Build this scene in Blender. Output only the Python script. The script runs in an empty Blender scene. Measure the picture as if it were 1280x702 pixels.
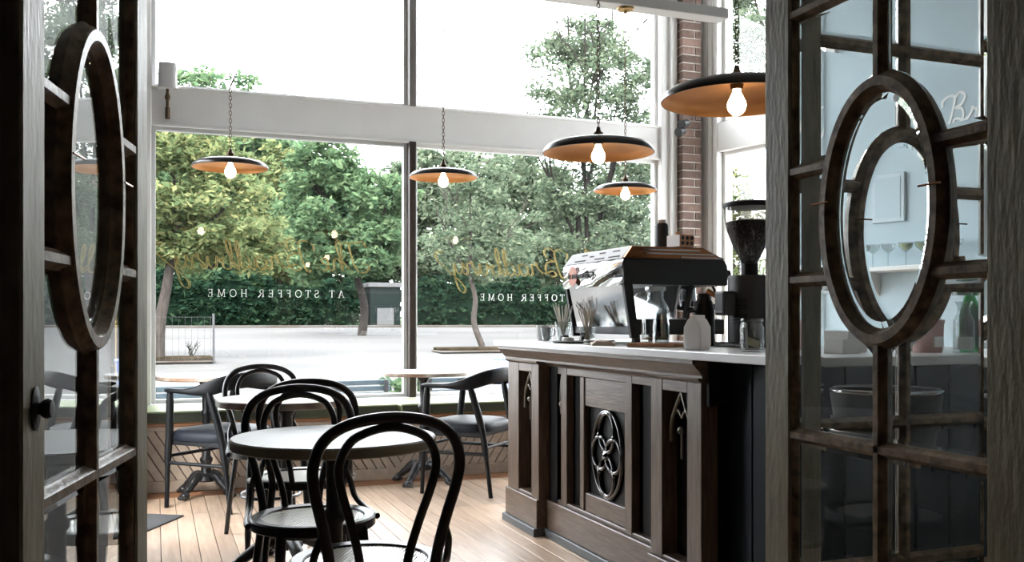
import bpy, bmesh, math, random
import numpy as np
from mathutils import Vector, Matrix

SC = bpy.context.scene
COL = SC.collection
PI = math.pi

# ------------------------------------------------------------------ camera
YAW = math.radians(20.66)
cam_d = bpy.data.cameras.new('camera')
cam_d.sensor_width = 36.0
cam_d.lens = 36.0 * 1180.0 / 1280.0
cam_d.shift_y = 50.0 / 1280.0
cam_d.clip_end = 400
cam = bpy.data.objects.new('camera', cam_d)
COL.objects.link(cam)
cam.location = (0, 0, 1.11)
cam.rotation_euler = (PI / 2, 0, -YAW)
SC.camera = cam

# ------------------------------------------------------------------ sky, sun, exposure
W = bpy.data.worlds.new('overcast_sky')
SC.world = W
W.use_nodes = True
bg = W.node_tree.nodes['Background']
bg.inputs['Color'].default_value = (0.93, 0.965, 1.0, 1)
bg.inputs['Strength'].default_value = 6.0
sd = bpy.data.lights.new('sun', 'SUN')
sd.energy = 3.0
sd.angle = math.radians(12)
sd.color = (1.0, 0.95, 0.86)
sun = bpy.data.objects.new('sun', sd)
COL.objects.link(sun)
sun.rotation_euler = Vector((0.35, 0.62, -0.70)).to_track_quat('-Z', 'Y').to_euler()
SC.view_settings.view_transform = 'Standard'
SC.view_settings.look = 'None'
SC.view_settings.exposure = 1.35
SC.view_settings.gamma = 1.0
SC.view_settings.use_curve_mapping = False

# ------------------------------------------------------------------ mesh helpers
def catmull(pts, n=8, closed=False):
    P = [Vector(p) for p in pts]
    out = []
    N = len(P)
    rng = range(N) if closed else range(N - 1)
    for i in rng:
        if closed:
            p0, p1, p2, p3 = P[(i - 1) % N], P[i], P[(i + 1) % N], P[(i + 2) % N]
        else:
            p1, p2 = P[i], P[i + 1]
            p0 = P[i - 1] if i > 0 else p1 * 2 - p2
            p3 = P[i + 2] if i + 2 < N else p2 * 2 - p1
        for k in range(n):
            t = k / n
            out.append(0.5 * ((2 * p1) + (p2 - p0) * t + (2 * p0 - 5 * p1 + 4 * p2 - p3) * t * t + (3 * p1 - p0 - 3 * p2 + p3) * t ** 3))
    if not closed:
        out.append(P[-1].copy())
    return out

class MB:
    def __init__(s):
        s.v = []; s.f = []
    def add(s, vs, fs):
        o = len(s.v)
        s.v.extend([tuple(x) for x in vs])
        s.f.extend([tuple(i + o for i in q) for q in fs])
        return s
    def box(s, a, b):
        x0, y0, z0 = a; x1, y1, z1 = b
        return s.add([(x0,y0,z0),(x1,y0,z0),(x1,y1,z0),(x0,y1,z0),(x0,y0,z1),(x1,y0,z1),(x1,y1,z1),(x0,y1,z1)],
                     [(0,3,2,1),(4,5,6,7),(0,1,5,4),(1,2,6,5),(2,3,7,6),(3,0,4,7)])
    def prism(s, poly, mapf, a, b):
        """poly: list of (p,q); mapf(p,q,t) -> xyz; extruded from t=a to t=b"""
        n = len(poly)
        vs = [mapf(p, q, a) for p, q in poly] + [mapf(p, q, b) for p, q in poly]
        fs = [tuple(range(n - 1, -1, -1)), tuple(range(n, 2 * n))]
        fs += [(i, (i + 1) % n, n + (i + 1) % n, n + i) for i in range(n)]
        return s.add(vs, fs)
    def loft(s, rings, closed_path=False, cap=True):
        n = len(rings[0]); m = len(rings)
        vs = [p for r in rings for p in r]
        fs = []
        for i in range(m if closed_path else m - 1):
            j = (i + 1) % m
            for k in range(n):
                l = (k + 1) % n
                fs.append((i*n+k, i*n+l, j*n+l, j*n+k))
        if cap and not closed_path:
            fs.append(tuple(range(n - 1, -1, -1)))
            fs.append(tuple((m-1)*n + k for k in range(n)))
        return s.add(vs, fs)
    def tube(s, pts, rad, seg=10, closed=False, cap=True):
        P = [Vector(p) for p in pts]; N = len(P)
        R = rad if isinstance(rad, (list, tuple)) else [rad] * N
        if len(R) != N:
            R = [R[0] + (R[-1] - R[0]) * i / (N - 1) for i in range(N)] if len(R) == 2 else [R[min(len(R)-1, int(i*(len(R)-1)/(N-1)))] for i in range(N)]
        T = []
        for i in range(N):
            a = P[(i - 1) % N] if (closed or i > 0) else P[i]
            b = P[(i + 1) % N] if (closed or i < N - 1) else P[i]
            T.append((b - a).normalized())
        ref = Vector((0, 0, 1)) if abs(T[0].z) < 0.9 else Vector((1, 0, 0))
        u = T[0].cross(ref).normalized()
        rings = []
        for i in range(N):
            if i > 0:
                u = (u - T[i] * u.dot(T[i]))
                if u.length < 1e-6:
                    u = T[i].orthogonal()
                u.normalize()
            w = T[i].cross(u)
            rings.append([P[i] + (u * math.cos(2*PI*k/seg) + w * math.sin(2*PI*k/seg)) * R[i] for k in range(seg)])
        return s.loft(rings, closed, cap)
    def cyl(s, a, b, r, r2=None, seg=16):
        return s.tube([a, b], [r, r if r2 is None else r2], seg)
    def lathe(s, prof, seg=24, c=(0, 0, 0), sx=1, sy=1):
        rings = []
        for r, z in prof:
            rings.append([(c[0] + r*sx*math.cos(2*PI*k/seg), c[1] + r*sy*math.sin(2*PI*k/seg), c[2] + z) for k in range(seg)])
        return s.loft(rings, False, True)
    def ball(s, c, r, seg=12, sx=1, sy=1, sz=1):
        prof = [(max(1e-4, r*math.cos(-PI/2 + PI*i/(seg//2))), sz*r*math.sin(-PI/2 + PI*i/(seg//2))) for i in range(seg//2 + 1)]
        return s.lathe(prof, seg, c, sx, sy)
    def ribbon(s, pts, w, mapf, y0, y1):
        """flat stroke of width w in the (p,q) plane, extruded y0..y1"""
        P = [Vector((p[0], p[1])) for p in pts]; N = len(P)
        L = []; Rr = []
        for i in range(N):
            t = (P[min(i+1, N-1)] - P[max(i-1, 0)])
            if t.length < 1e-9: t = Vector((1, 0))
            t.normalize(); n = Vector((-t.y, t.x)) * w / 2
            L.append(P[i] + n); Rr.append(P[i] - n)
        rings = [[mapf(L[i].x, L[i].y, y0), mapf(Rr[i].x, Rr[i].y, y0), mapf(Rr[i].x, Rr[i].y, y1), mapf(L[i].x, L[i].y, y1)] for i in range(N)]
        return s.loft(rings)
    def mesh(s, name, smooth=None, bevel=0, bseg=1, fix=True):
        me = bpy.data.meshes.new(name)
        me.from_pydata(s.v, [], s.f)
        if fix or bevel:
            bm = bmesh.new(); bm.from_mesh(me)
            bmesh.ops.recalc_face_normals(bm, faces=bm.faces)
            if bevel:
                ed = [e for e in bm.edges if len(e.link_faces) == 2 and e.calc_face_angle(0) > 0.5]
                bmesh.ops.bevel(bm, geom=ed, offset=bevel, segments=bseg, profile=0.5, affect='EDGES', clamp_overlap=True)
            bm.to_mesh(me); bm.free()
        if smooth:
            me.polygons.foreach_set('use_smooth', [True] * len(me.polygons))
            me.set_sharp_from_angle(angle=math.radians(smooth))
        me.update()
        return me
    def build(s, name, m, parent=None, smooth=None, bevel=0, bseg=1, fix=True):
        me = s.mesh(name, smooth, bevel, bseg, fix)
        if m: me.materials.append(m)
        return link(name, me, parent)

def link(name, data, parent=None):
    o = bpy.data.objects.new(name, data)
    COL.objects.link(o)
    if parent: o.parent = parent
    return o
def empty(name, loc=(0, 0, 0), rz=0):
    o = bpy.data.objects.new(name, None)
    COL.objects.link(o)
    o.empty_display_size = 0.1
    o.location = loc; o.rotation_euler = (0, 0, rz)
    return o
def tag(o, label=None, cat=None, group=None, kind=None):
    if label: o['label'] = label
    if cat: o['category'] = cat
    if group: o['group'] = group
    if kind: o['kind'] = kind
    return o
def thing(name, label, cat, loc=(0, 0, 0), rz=0, group=None):
    return tag(empty(name, loc, rz), label, cat, group)
def struct(o, label=None, cat=None):
    return tag(o, label, cat, None, 'structure')
def copy_tree(o, parent=None):
    c = o.copy(); COL.objects.link(c)
    if parent: c.parent = parent
    for ch in [x for x in o.children]:
        copy_tree(ch, c)
    return c
def join_text(body, size, extrude=0.0008):
    cu = bpy.data.curves.new('lettering', 'FONT')
    cu.body = body; cu.size = size; cu.extrude = extrude; cu.align_x = 'CENTER'
    o = bpy.data.objects.new('lettering', cu)
    COL.objects.link(o)
    dg = bpy.context.evaluated_depsgraph_get()
    me = bpy.data.meshes.new_from_object(o.evaluated_get(dg))
    bpy.data.objects.remove(o)
    bpy.data.curves.remove(cu)
    return me

# ------------------------------------------------------------------ materials
def nt(name):
    m = bpy.data.materials.new(name); m.use_nodes = True
    t = m.node_tree
    return m, t, t.nodes['Principled BSDF'], t.nodes['Material Output']
def rgb(c): return (c[0], c[1], c[2], 1)
def mat(name, col, rough=0.5, metal=0.0, col2=None, scale=8.0, stretch=(1, 1, 1), bump=0.0, bscale=None, spec=0.5,
        coat=0.0, emit=None, estr=0, rnd=0.0, detail=5, thresh=None, trans=0.0):
    m, t, b, out = nt(name)
    N = t.nodes; L = t.links
    b.inputs['Base Color'].default_value = rgb(col)
    b.inputs['Roughness'].default_value = rough
    b.inputs['Metallic'].default_value = metal
    b.inputs['Specular IOR Level'].default_value = spec
    b.inputs['Coat Weight'].default_value = coat
    b.inputs['Transmission Weight'].default_value = trans
    if emit:
        b.inputs['Emission Color'].default_value = rgb(emit)
        b.inputs['Emission Strength'].default_value = estr
    csock = None
    if col2 or bump:
        tc = N.new('ShaderNodeTexCoord'); mp = N.new('ShaderNodeMapping')
        mp.inputs['Scale'].default_value = stretch
        L.new(tc.outputs['Object'], mp.inputs['Vector'])
        if rnd:
            oi = N.new('ShaderNodeObjectInfo')
            mu = N.new('ShaderNodeMath'); mu.operation = 'MULTIPLY'; mu.inputs[1].default_value = 37.0
            L.new(oi.outputs['Random'], mu.inputs[0])
            L.new(mu.outputs[0], mp.inputs['Location'])
        if col2:
            nz = N.new('ShaderNodeTexNoise'); nz.inputs['Scale'].default_value = scale; nz.inputs['Detail'].default_value = detail
            L.new(mp.outputs[0], nz.inputs['Vector'])
            cr = N.new('ShaderNodeValToRGB')
            lo, hi = thresh if thresh else (0.3, 0.7)
            cr.color_ramp.elements[0].position = lo; cr.color_ramp.elements[1].position = hi
            cr.color_ramp.elements[0].color = rgb(col); cr.color_ramp.elements[1].color = rgb(col2)
            L.new(nz.outputs['Fac'], cr.inputs[0]); csock = cr.outputs[0]
        if bump:
            nb = N.new('ShaderNodeTexNoise'); nb.inputs['Scale'].default_value = bscale or scale * 3; nb.inputs['Detail'].default_value = 4
            L.new(mp.outputs[0], nb.inputs['Vector'])
            bp = N.new('ShaderNodeBump'); bp.inputs['Strength'].default_value = bump; bp.inputs['Distance'].default_value = 0.01
            L.new(nb.outputs['Fac'], bp.inputs['Height']); L.new(bp.outputs[0], b.inputs['Normal'])
    if rnd:
        oi2 = N.new('ShaderNodeObjectInfo')
        mr = N.new('ShaderNodeMapRange'); mr.inputs['To Min'].default_value = 1 - rnd; mr.inputs['To Max'].default_value = 1 + rnd
        L.new(oi2.outputs['Random'], mr.inputs['Value'])
        hs = N.new('ShaderNodeHueSaturation')
        L.new(mr.outputs[0], hs.inputs['Value'])
        if csock: L.new(csock, hs.inputs['Color'])
        else: hs.inputs['Color'].default_value = rgb(col)
        csock = hs.outputs[0]
    if csock: L.new(csock, b.inputs['Base Color'])
    return m
def sheet_glass(name, tint=(0.97, 0.985, 0.98), gl=1.0, rough=0.0, base=0.04):
    """thin clear sheet: passes light straight on, mirrors more at a glancing angle"""
    m = bpy.data.materials.new(name); m.use_nodes = True
    t = m.node_tree; N = t.nodes; L = t.links
    N.remove(N['Principled BSDF'])
    lw = N.new('ShaderNodeLayerWeight'); lw.inputs['Blend'].default_value = 0.5
    pw = N.new('ShaderNodeMath'); pw.operation = 'POWER'; pw.inputs[1].default_value = 5.0
    L.new(lw.outputs['Facing'], pw.inputs[0])
    ma = N.new('ShaderNodeMath'); ma.operation = 'MULTIPLY_ADD'
    ma.inputs[1].default_value = gl * (1 - base); ma.inputs[2].default_value = base * gl
    L.new(pw.outputs[0], ma.inputs[0])
    tr = N.new('ShaderNodeBsdfTransparent'); tr.inputs[0].default_value = rgb(tint)
    gs = N.new('ShaderNodeBsdfGlossy'); gs.inputs['Roughness'].default_value = rough
    mx = N.new('ShaderNodeMixShader')
    L.new(ma.outputs[0], mx.inputs[0]); L.new(tr.outputs[0], mx.inputs[1]); L.new(gs.outputs[0], mx.inputs[2])
    L.new(mx.outputs[0], N['Material Output'].inputs['Surface'])
    return m
def leaf_mat(name, c1, c2, c3):
    m, t, b, out = nt(name); N = t.nodes; L = t.links
    g = N.new('ShaderNodeNewGeometry'); cr = N.new('ShaderNodeValToRGB')
    e = cr.color_ramp.elements
    e[0].color = rgb(c1); e[1].color = rgb(c3); e[1].position = 1.0
    k = e.new(0.5); k.color = rgb(c2)
    L.new(g.outputs['Random Per Island'], cr.inputs[0])
    d = N.new('ShaderNodeBsdfDiffuse'); tl = N.new('ShaderNodeBsdfTranslucent')
    mx = N.new('ShaderNodeMixShader'); mx.inputs[0].default_value = 0.45
    L.new(cr.outputs[0], d.inputs[0]); L.new(cr.outputs[0], tl.inputs[0])
    L.new(d.outputs[0], mx.inputs[1]); L.new(tl.outputs[0], mx.inputs[2])
    L.new(mx.outputs[0], out.inputs['Surface'])
    N.remove(b)
    return m

M = {}
M['plank'] = mat('maple_plank', (0.40, 0.275, 0.19), 0.33, col2=(0.56, 0.42, 0.315), scale=3.0, stretch=(14, 1.2, 14), bump=0.06, bscale=9, rnd=0.16)
M['plank_dark'] = mat('old_board', (0.20, 0.085, 0.04), 0.4, col2=(0.30, 0.14, 0.07), scale=3, stretch=(1.2, 14, 14))
M['gap'] = mat('subfloor', (0.05, 0.03, 0.02), 0.9)
M['white'] = mat('white_trim_paint', (0.78, 0.77, 0.755), 0.4, col2=(0.74, 0.73, 0.715), scale=5)
M['sash'] = mat('grey_sash_paint', (0.50, 0.50, 0.50), 0.4)
M['bronze'] = mat('dark_brown_mullion', (0.035, 0.024, 0.02), 0.4, col2=(0.05, 0.034, 0.026), scale=9)
M['ceiling'] = mat('white_ceiling_paint', (0.82, 0.82, 0.81), 0.8)
M['darkwall'] = mat('charcoal_wall_paint', (0.018, 0.018, 0.02), 0.7)
M['bluewall'] = mat('pale_blue_wall_paint', (0.46, 0.56, 0.62), 0.6, col2=(0.43, 0.53, 0.59), scale=2)
M['doorpaint'] = mat('worn_olive_varnish', (0.185, 0.158, 0.098), 0.45, col2=(0.32, 0.28, 0.185), scale=3.2, stretch=(9, 9, 2.2), detail=9, bump=0.25, bscale=9)
M['doormunt'] = mat('worn_brown_varnish', (0.095, 0.060, 0.032), 0.36, col2=(0.34, 0.24, 0.145), scale=5, stretch=(7, 7, 7), detail=9, bump=0.2, bscale=12)
M['brick'] = mat('red_brown_brick', (0.095, 0.058, 0.044), 0.85, col2=(0.165, 0.106, 0.083), scale=14, bump=0.5, bscale=60, rnd=0.38)
M['mortar'] = mat('grey_mortar', (0.48, 0.44, 0.40), 0.95, bump=0.3, bscale=80)
M['woodboard'] = mat('bench_panel_board', (0.30, 0.235, 0.185), 0.5, col2=(0.40, 0.32, 0.255), scale=4, stretch=(4, 4, 4), rnd=0.07)
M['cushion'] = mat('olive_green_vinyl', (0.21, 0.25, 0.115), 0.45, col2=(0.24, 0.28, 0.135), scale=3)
M['shaded_vinyl'] = mat('shaded_green_vinyl', (0.030, 0.036, 0.02), 0.6)  # cushion green darkened to hold the shade on its front face
M['blackwood'] = mat('black_lacquer', (0.012, 0.012, 0.014), 0.3)
M['navyseat'] = mat('navy_leather', (0.005, 0.007, 0.012), 0.5, spec=0.25, bump=0.08, bscale=120)
M['armwood'] = mat('blackened_ash', (0.005, 0.0055, 0.0065), 0.45, spec=0.25, bump=0.1, bscale=8, stretch=(10, 10, 10))
M['cane'] = mat('woven_cane', (0.85, 0.82, 0.77), 0.3, spec=0.8, coat=0.6)
M['laminate'] = mat('pale_grey_laminate', (0.25, 0.26, 0.27), 0.42, spec=0.3)
M['laminate_edge'] = mat('olive_grey_edge_band', (0.27, 0.235, 0.17), 0.45)
M['marble'] = mat('pale_marble', (0.40, 0.39, 0.385), 0.35, col2=(0.50, 0.495, 0.49), scale=5, detail=8)
M['marble_edge'] = mat('brown_stone_edge', (0.26, 0.16, 0.10), 0.4, col2=(0.50, 0.44, 0.38), scale=6, detail=6, thresh=(0.36, 0.54))
M['iron'] = mat('black_cast_iron', (0.016, 0.016, 0.018), 0.38, bump=0.25, bscale=70)
M['counterwood'] = mat('grey_brown_oak_stain', (0.070, 0.047, 0.033), 0.36, col2=(0.150, 0.108, 0.080), scale=5, stretch=(16, 16, 1.4), bump=0.1, bscale=9)
M['counterwood_h'] = mat('grey_brown_oak_stain_level', (0.070, 0.047, 0.033), 0.36, col2=(0.150, 0.108, 0.080), scale=5, stretch=(16, 1.4, 16), bump=0.1, bscale=9)
M['kick'] = mat('slate_grey_kickboard', (0.075, 0.085, 0.09), 0.45)
M['recess'] = mat('flat_black_recess', (0.004, 0.004, 0.0045), 0.5, spec=0.2)  # one flat near-black for backings and slots
M['carve'] = mat('black_gloss_carving', (0.010, 0.010, 0.012), 0.16, coat=0.6)
M['slab'] = mat('white_quartz_worktop', (0.66, 0.67, 0.69), 0.28)
M['navy'] = mat('navy_beadboard_paint', (0.008, 0.018, 0.028), 0.5, spec=0.25)
M['chrome'] = mat('polished_steel', (0.40, 0.40, 0.41), 0.10, 1.0)
M['satin'] = mat('satin_grey_cover', (0.26, 0.26, 0.265), 0.5)
M['tracery'] = mat('dark_bronze_tracery', (0.16, 0.14, 0.115), 0.3, 0.3)
M['steel'] = mat('brushed_steel', (0.46, 0.46, 0.47), 0.34, 1.0)
M['copper'] = mat('copper_and_mirrored_brown', (0.30, 0.12, 0.05), 0.25, 0.9)
M['blackplastic'] = mat('black_plastic', (0.007, 0.007, 0.008), 0.45, spec=0.25)
M['mattblack'] = mat('matt_black_enamel', (0.013, 0.014, 0.016), 0.5)
M['lampblack'] = mat('black_lamp_enamel', (0.022, 0.019, 0.018), 0.3)
M['lampgold'] = mat('copper_gilt_lining', (0.56, 0.26, 0.095), 0.38, 0.75, col2=(0.66, 0.33, 0.13), scale=9)
M['brass'] = mat('aged_brass', (0.42, 0.28, 0.12), 0.35, 1.0)
M['darkbrass'] = mat('dark_bronze_fitting', (0.10, 0.065, 0.035), 0.4, 0.8)
M['bulb'] = mat('lit_bulb', (1, 0.9, 0.75), 0.3, emit=(1.0, 0.80, 0.52), estr=9)
M['paper'] = mat('white_paper', (0.82, 0.81, 0.80), 0.75, bump=0.15, bscale=40)
M['ceramic'] = mat('white_ceramic', (0.74, 0.74, 0.73), 0.2)
M['greyceramic'] = mat('grey_stoneware', (0.30, 0.29, 0.28), 0.45)
M['slate'] = mat('slate_tray', (0.045, 0.05, 0.05), 0.5)
M['oakboard'] = mat('oak_serving_board', (0.33, 0.16, 0.08), 0.45, col2=(0.45, 0.25, 0.14), scale=4, stretch=(2, 16, 16))
M['stirrer'] = mat('birch_stick', (0.50, 0.43, 0.34), 0.7)
M['straw'] = mat('pale_paper_straw', (0.62, 0.58, 0.52), 0.6)
M['napkin'] = mat('linen_napkin', (0.60, 0.52, 0.45), 0.85, bump=0.3, bscale=50)
M['beans'] = mat('coffee_beans', (0.018, 0.011, 0.008), 0.45, bump=0.8, bscale=90)
M['smoke'] = sheet_glass('smoked_clear_plastic', (0.62, 0.60, 0.58))
M['glassware'] = sheet_glass('clear_drinking_glass', (0.86, 0.88, 0.88), 1.0, 0.02, 0.06)
M['greenglass'] = sheet_glass('green_bottle_glass', (0.16, 0.62, 0.30), 1.0, 0.02, 0.06)
M['window_glass'] = sheet_glass('window_glass', (0.985, 0.99, 0.99))
M['pink'] = mat('pink_tub', (0.52, 0.30, 0.28), 0.4)
M['tan'] = mat('tan_card', (0.5, 0.44, 0.28), 0.8)
M['red'] = mat('red_paint', (0.45, 0.04, 0.05), 0.35)
M['black'] = mat('black_print', (0.01, 0.01, 0.01), 0.6)
M['gold'] = mat('gold_leaf_lettering', (0.40, 0.31, 0.10), 0.6, 0.0)
M['whitevinyl'] = mat('white_vinyl_lettering', (0.85, 0.85, 0.85), 0.6)
M['mat'] = mat('charcoal_doormat', (0.055, 0.055, 0.058), 0.95, bump=0.6, bscale=150)
M['orange'] = mat('orange_reflection_paint', (0.42, 0.09, 0.02), 0.5)  # colour of a copper reflection painted on the machine
M['lime'] = mat('pale_green_liquid', (0.55, 0.66, 0.38), 0.3)
M['shade'] = mat('white_linen_shade', (0.75, 0.75, 0.76), 0.8)
M['rubber'] = mat('dark_rubber', (0.02, 0.02, 0.02), 0.7)
M['terracotta'] = mat('patterned_orange_card', (0.55, 0.30, 0.17), 0.7)

def real_glass(name):
    m = bpy.data.materials.new(name); m.use_nodes = True
    t = m.node_tree; N = t.nodes
    N.remove(N['Principled BSDF'])
    g = N.new('ShaderNodeBsdfGlass'); g.inputs['IOR'].default_value = 1.47; g.inputs['Roughness'].default_value = 0
    g.inputs['Color'].default_value = (0.97, 0.985, 0.985, 1)
    t.links.new(g.outputs[0], N['Material Output'].inputs['Surface'])
    return m
M['bevel_glass'] = real_glass('bevelled_door_glass')

# ================================================================== THE SETTING
rng = random.Random(7)
# floor: subfloor with each strip of maple as a plank of its own, laid along the bar
floor = MB().box((-0.9, -1.3, -0.12), (6.2, 7.16, -0.012)).build('floor', M['gap'])
struct(floor, 'worn pale maple strip floor of the cafe', 'floor')
PW = 0.0875
plank_mesh = {}
def plank(x0, y0, y1, key):
    L = round(y1 - y0, 3)
    if L not in plank_mesh:
        plank_mesh[L] = MB().box((-PW/2 + 0.0016, -L/2 + 0.0012, -0.014), (PW/2 - 0.0016, L/2 - 0.0012, 0.0)).mesh('plank', bevel=0.0012)
        plank_mesh[L].materials.append(M['plank'])
    o = link('plank', plank_mesh[L], floor)
    o.location = (x0 + PW/2, (y0 + y1)/2, 0)
nx = 0
xx = -0.24
while xx < 2.25:
    y = 1.2 + rng.choice([0.0, 0.35, 0.7, 1.05])
    if y > 1.2: plank(xx, 1.2, y, 0)
    while y < 6.3:
        L = rng.choice([1.05, 1.4, 1.75, 2.1])
        e = min(6.3, y + L)
        if 6.3 - e < 0.4: e = 6.3
        plank(xx, y, e, 0); y = e
    xx += PW; nx += 1
# border board that runs along the bench
b = MB().box((-0.24, 6.303, -0.014), (4.1, 6.51, 0.0)).build('border_board', M['plank_dark'], floor, bevel=0.002)
# boards behind the bar and in the entry, out of the boards' own run
MB().box((2.3, 1.2, -0.014), (6.1, 6.3, 0.0)).build('bar_flooring', M['plank'], floor)
MB().box((-0.9, -1.3, -0.014), (6.1, 1.198, 0.0)).build('entry_flooring', M['plank'], floor)

ceil = MB().box((-1.3, -1.3, 4.2), (6.4, 7.3, 4.35)).build('ceiling', M['ceiling'])
struct(ceil, 'white ceiling above the cafe', 'ceiling')
EY0, EY1, EZ = 4.9, 5.95, 2.62
wl = MB().box((-0.34, 1.15, 0), (-0.22, EY0, 4.2)).box((-0.34, EY1, 0), (-0.22, 7.2, 4.2)).box((-0.34, EY0, EZ), (-0.22, EY1, 4.2)).build('wall_left', M['darkwall'])
struct(wl, 'dark charcoal side wall behind the open door leaf', 'wall')
M['midgrey'] = mat('mid_grey_wall_paint', (0.34, 0.34, 0.33), 0.7)
wf = MB().box((-0.9, 1.03, 0), (-0.27, 1.15, 4.2)).box((1.62, 1.03, 0), (6.0, 1.15, 4.2)).box((-0.27, 1.03, 2.3), (1.62, 1.15, 4.2)).build('wall_front', M['midgrey'])
struct(wf, 'grey wall holding the folding entry doors', 'wall')
we = MB().box((-1.0, -1.3, 0), (-0.9, 1.15, 4.2)).box((-1.0, -1.4, 0), (6.0, -1.3, 4.2)).box((3.0, -1.3, 0), (3.1, 1.03, 4.2)).build('wall_entry', M['darkwall'])
struct(we, 'dark walls of the entry hall', 'wall')

# unseen glazed entrance, added to let side light onto bar front and folding doors
d4 = struct(empty('door_4', (-0.28, EY0, 0)), 'unseen glazed entrance added for side light in the dark side wall by the doormat', 'door')
EW = EY1-EY0
def entry_leaf(y0, y1, z0, z1, t=0.07):
    MB().box((-0.03, y0, z0), (0.03, y0+t, z1)).box((-0.03, y1-t, z0), (0.03, y1, z1)).box((-0.03, y0+t, z0), (0.03, y1-t, z0+t*1.6)).box((-0.03, y0+t, z1-t), (0.03, y1-t, z1)).build('sash', M['bronze'], d4, bevel=0.004)
    MB().box((-0.003, y0+t-0.004, z0+t*1.6-0.004), (0.003, y1-t+0.004, z1-t+0.004)).build('pane', M['window_glass'], d4)
entry_leaf(0.0, EW, 0.01, 2.15, 0.10)
entry_leaf(0.0, EW, 2.16, EZ, 0.05)
MB().tube([(0.06, EW-0.05, 0.8), (0.06, EW-0.05, 1.3)], 0.011, 10).tube([(0.02, EW-0.05, 0.85), (0.06, EW-0.05, 0.85)], 0.008, 8).tube([(0.02, EW-0.05, 1.25), (0.06, EW-0.05, 1.25)], 0.008, 8).build('pull_handle', M['brass'], d4, smooth=50)

# ---- window wall (Y = 7.1)
wb = MB().box((-0.4, 7.06, 0), (4.45, 7.2, 0.50)).box((-0.4, 7.06, 0), (-0.11, 7.2, 4.2)).box((-0.4, 7.06, 3.98), (4.45, 7.2, 4.2)).box((4.31, 7.0, 0), (4.45, 7.2, 4.2)).build('wall_back', M['white'], bevel=0.002)
struct(wb, 'white painted shopfront wall around the big windows', 'wall')
ap = MB().box((-0.11, 7.03, 2.478), (4.0, 7.17, 2.748)).build('trim_1', M['white'], bevel=0.004)
struct(ap, 'broad white transom board across the shopfront windows', 'trim')
MB().box((-0.11, 7.015, 2.738), (4.0, 7.04, 2.755)).build('cap_moulding', M['white'], ap, bevel=0.003)
MB().box((-0.11, 7.015, 2.470), (4.0, 7.04, 2.490)).build('bed_moulding', M['white'], ap, bevel=0.003)
mu = MB().box((1.805, 6.995, 0.50), (1.857, 7.16, 2.478)).build('trim_2', M['bronze'], bevel=0.003)
struct(mu, 'dark brown window post below the transom board', 'trim')
mu2 = MB().box((1.805, 6.995, 2.748), (1.857, 7.16, 3.98)).build('trim_3', mat('greybrown_post', (0.17, 0.155, 0.15), 0.4), bevel=0.003)
struct(mu2, 'grey brown window post above the transom board', 'trim')
jr = MB().box((3.985, 7.0, 0.5), (4.06, 7.17, 3.98)).box((4.06, 6.965, 0.5), (4.12, 7.17, 3.98)).build('trim_4', M['white'], bevel=0.004)
struct(jr, 'stepped white window casing beside the brick pier', 'trim')
jl = MB().box((-0.22, 6.93, 0.5), (-0.075, 7.17, 3.98)).box((-0.085, 6.99, 0.5), (-0.03, 7.17, 3.98)).build('trim_5', M['white'], bevel=0.004)
struct(jl, 'white window casing at the dark side wall', 'trim')
sl = MB().box((-0.2, 6.98, 0.488), (4.06, 7.17, 0.53)).build('trim_6', M['white'], bevel=0.004)
struct(sl, 'white window sill behind the bench cushions', 'trim')
def window(n, x0, x1, label):
    w = struct(empty('window_%d' % n, ((x0+x1)/2, 7.1, 0.53)), label, 'window')
    for (z0, z1) in ((0.53, 2.478), (2.748, 3.98)):
        fr = MB()
        ox = (x0+x1)/2; t = 0.028
        a, c = x0-ox, x1-ox; zz0, zz1 = z0-0.53, z1-0.53
        fr.box((a, -0.03, zz0), (a+t, 0.03, zz1)).box((c-t, -0.03, zz0), (c, 0.03, zz1))
        fr.box((a+t, -0.03, zz0), (c-t, 0.03, zz0+t)).box((a+t, -0.03, zz1-t), (c-t, 0.03, zz1))
        fr.build('sash', M['sash'] if n == 1 else M['white'], w, bevel=0.003)
        MB().box((a+t-0.004, -0.003, zz0+t-0.004), (c-t+0.004, 0.003, zz1-t+0.004)).build('pane', M['window_glass'], w)
    return w
win1 = window(1, -0.03, 1.805, 'large shopfront window bay next to the dark side wall')
win2 = window(2, 1.857, 3.985, 'large shopfront window bay next to the brick pier')

# ---- brick pier
pier = MB().box((4.136, 6.908, 0), (4.304, 7.16, 4.2)).build('wall_pier', M['mortar'])
struct(pier, 'red brown brick pier between two windows', 'wall')
CH = 0.0695
def brick(x0, x1, y0, y1, z):
    o = MB().box((x0, y0, z + 0.005), (x1, y1, z + CH - 0.005)).build('brick', M['brick'], pier, bevel=0.003)
z = 0.5; k = 0
while z < 4.1:
    j = rng.uniform(-0.002, 0.002)
    if k % 2 == 0:
        brick(4.13, 4.31, 6.90 + j, 6.995, z)
        brick(4.13 + j, 4.22, 7.006, 7.10, z)
    else:
        brick(4.13 + j, 4.245, 6.90 - j, 7.085, z)
        brick(4.256, 4.31, 6.90 + j, 7.0, z)
    z += CH; k += 1

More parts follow.
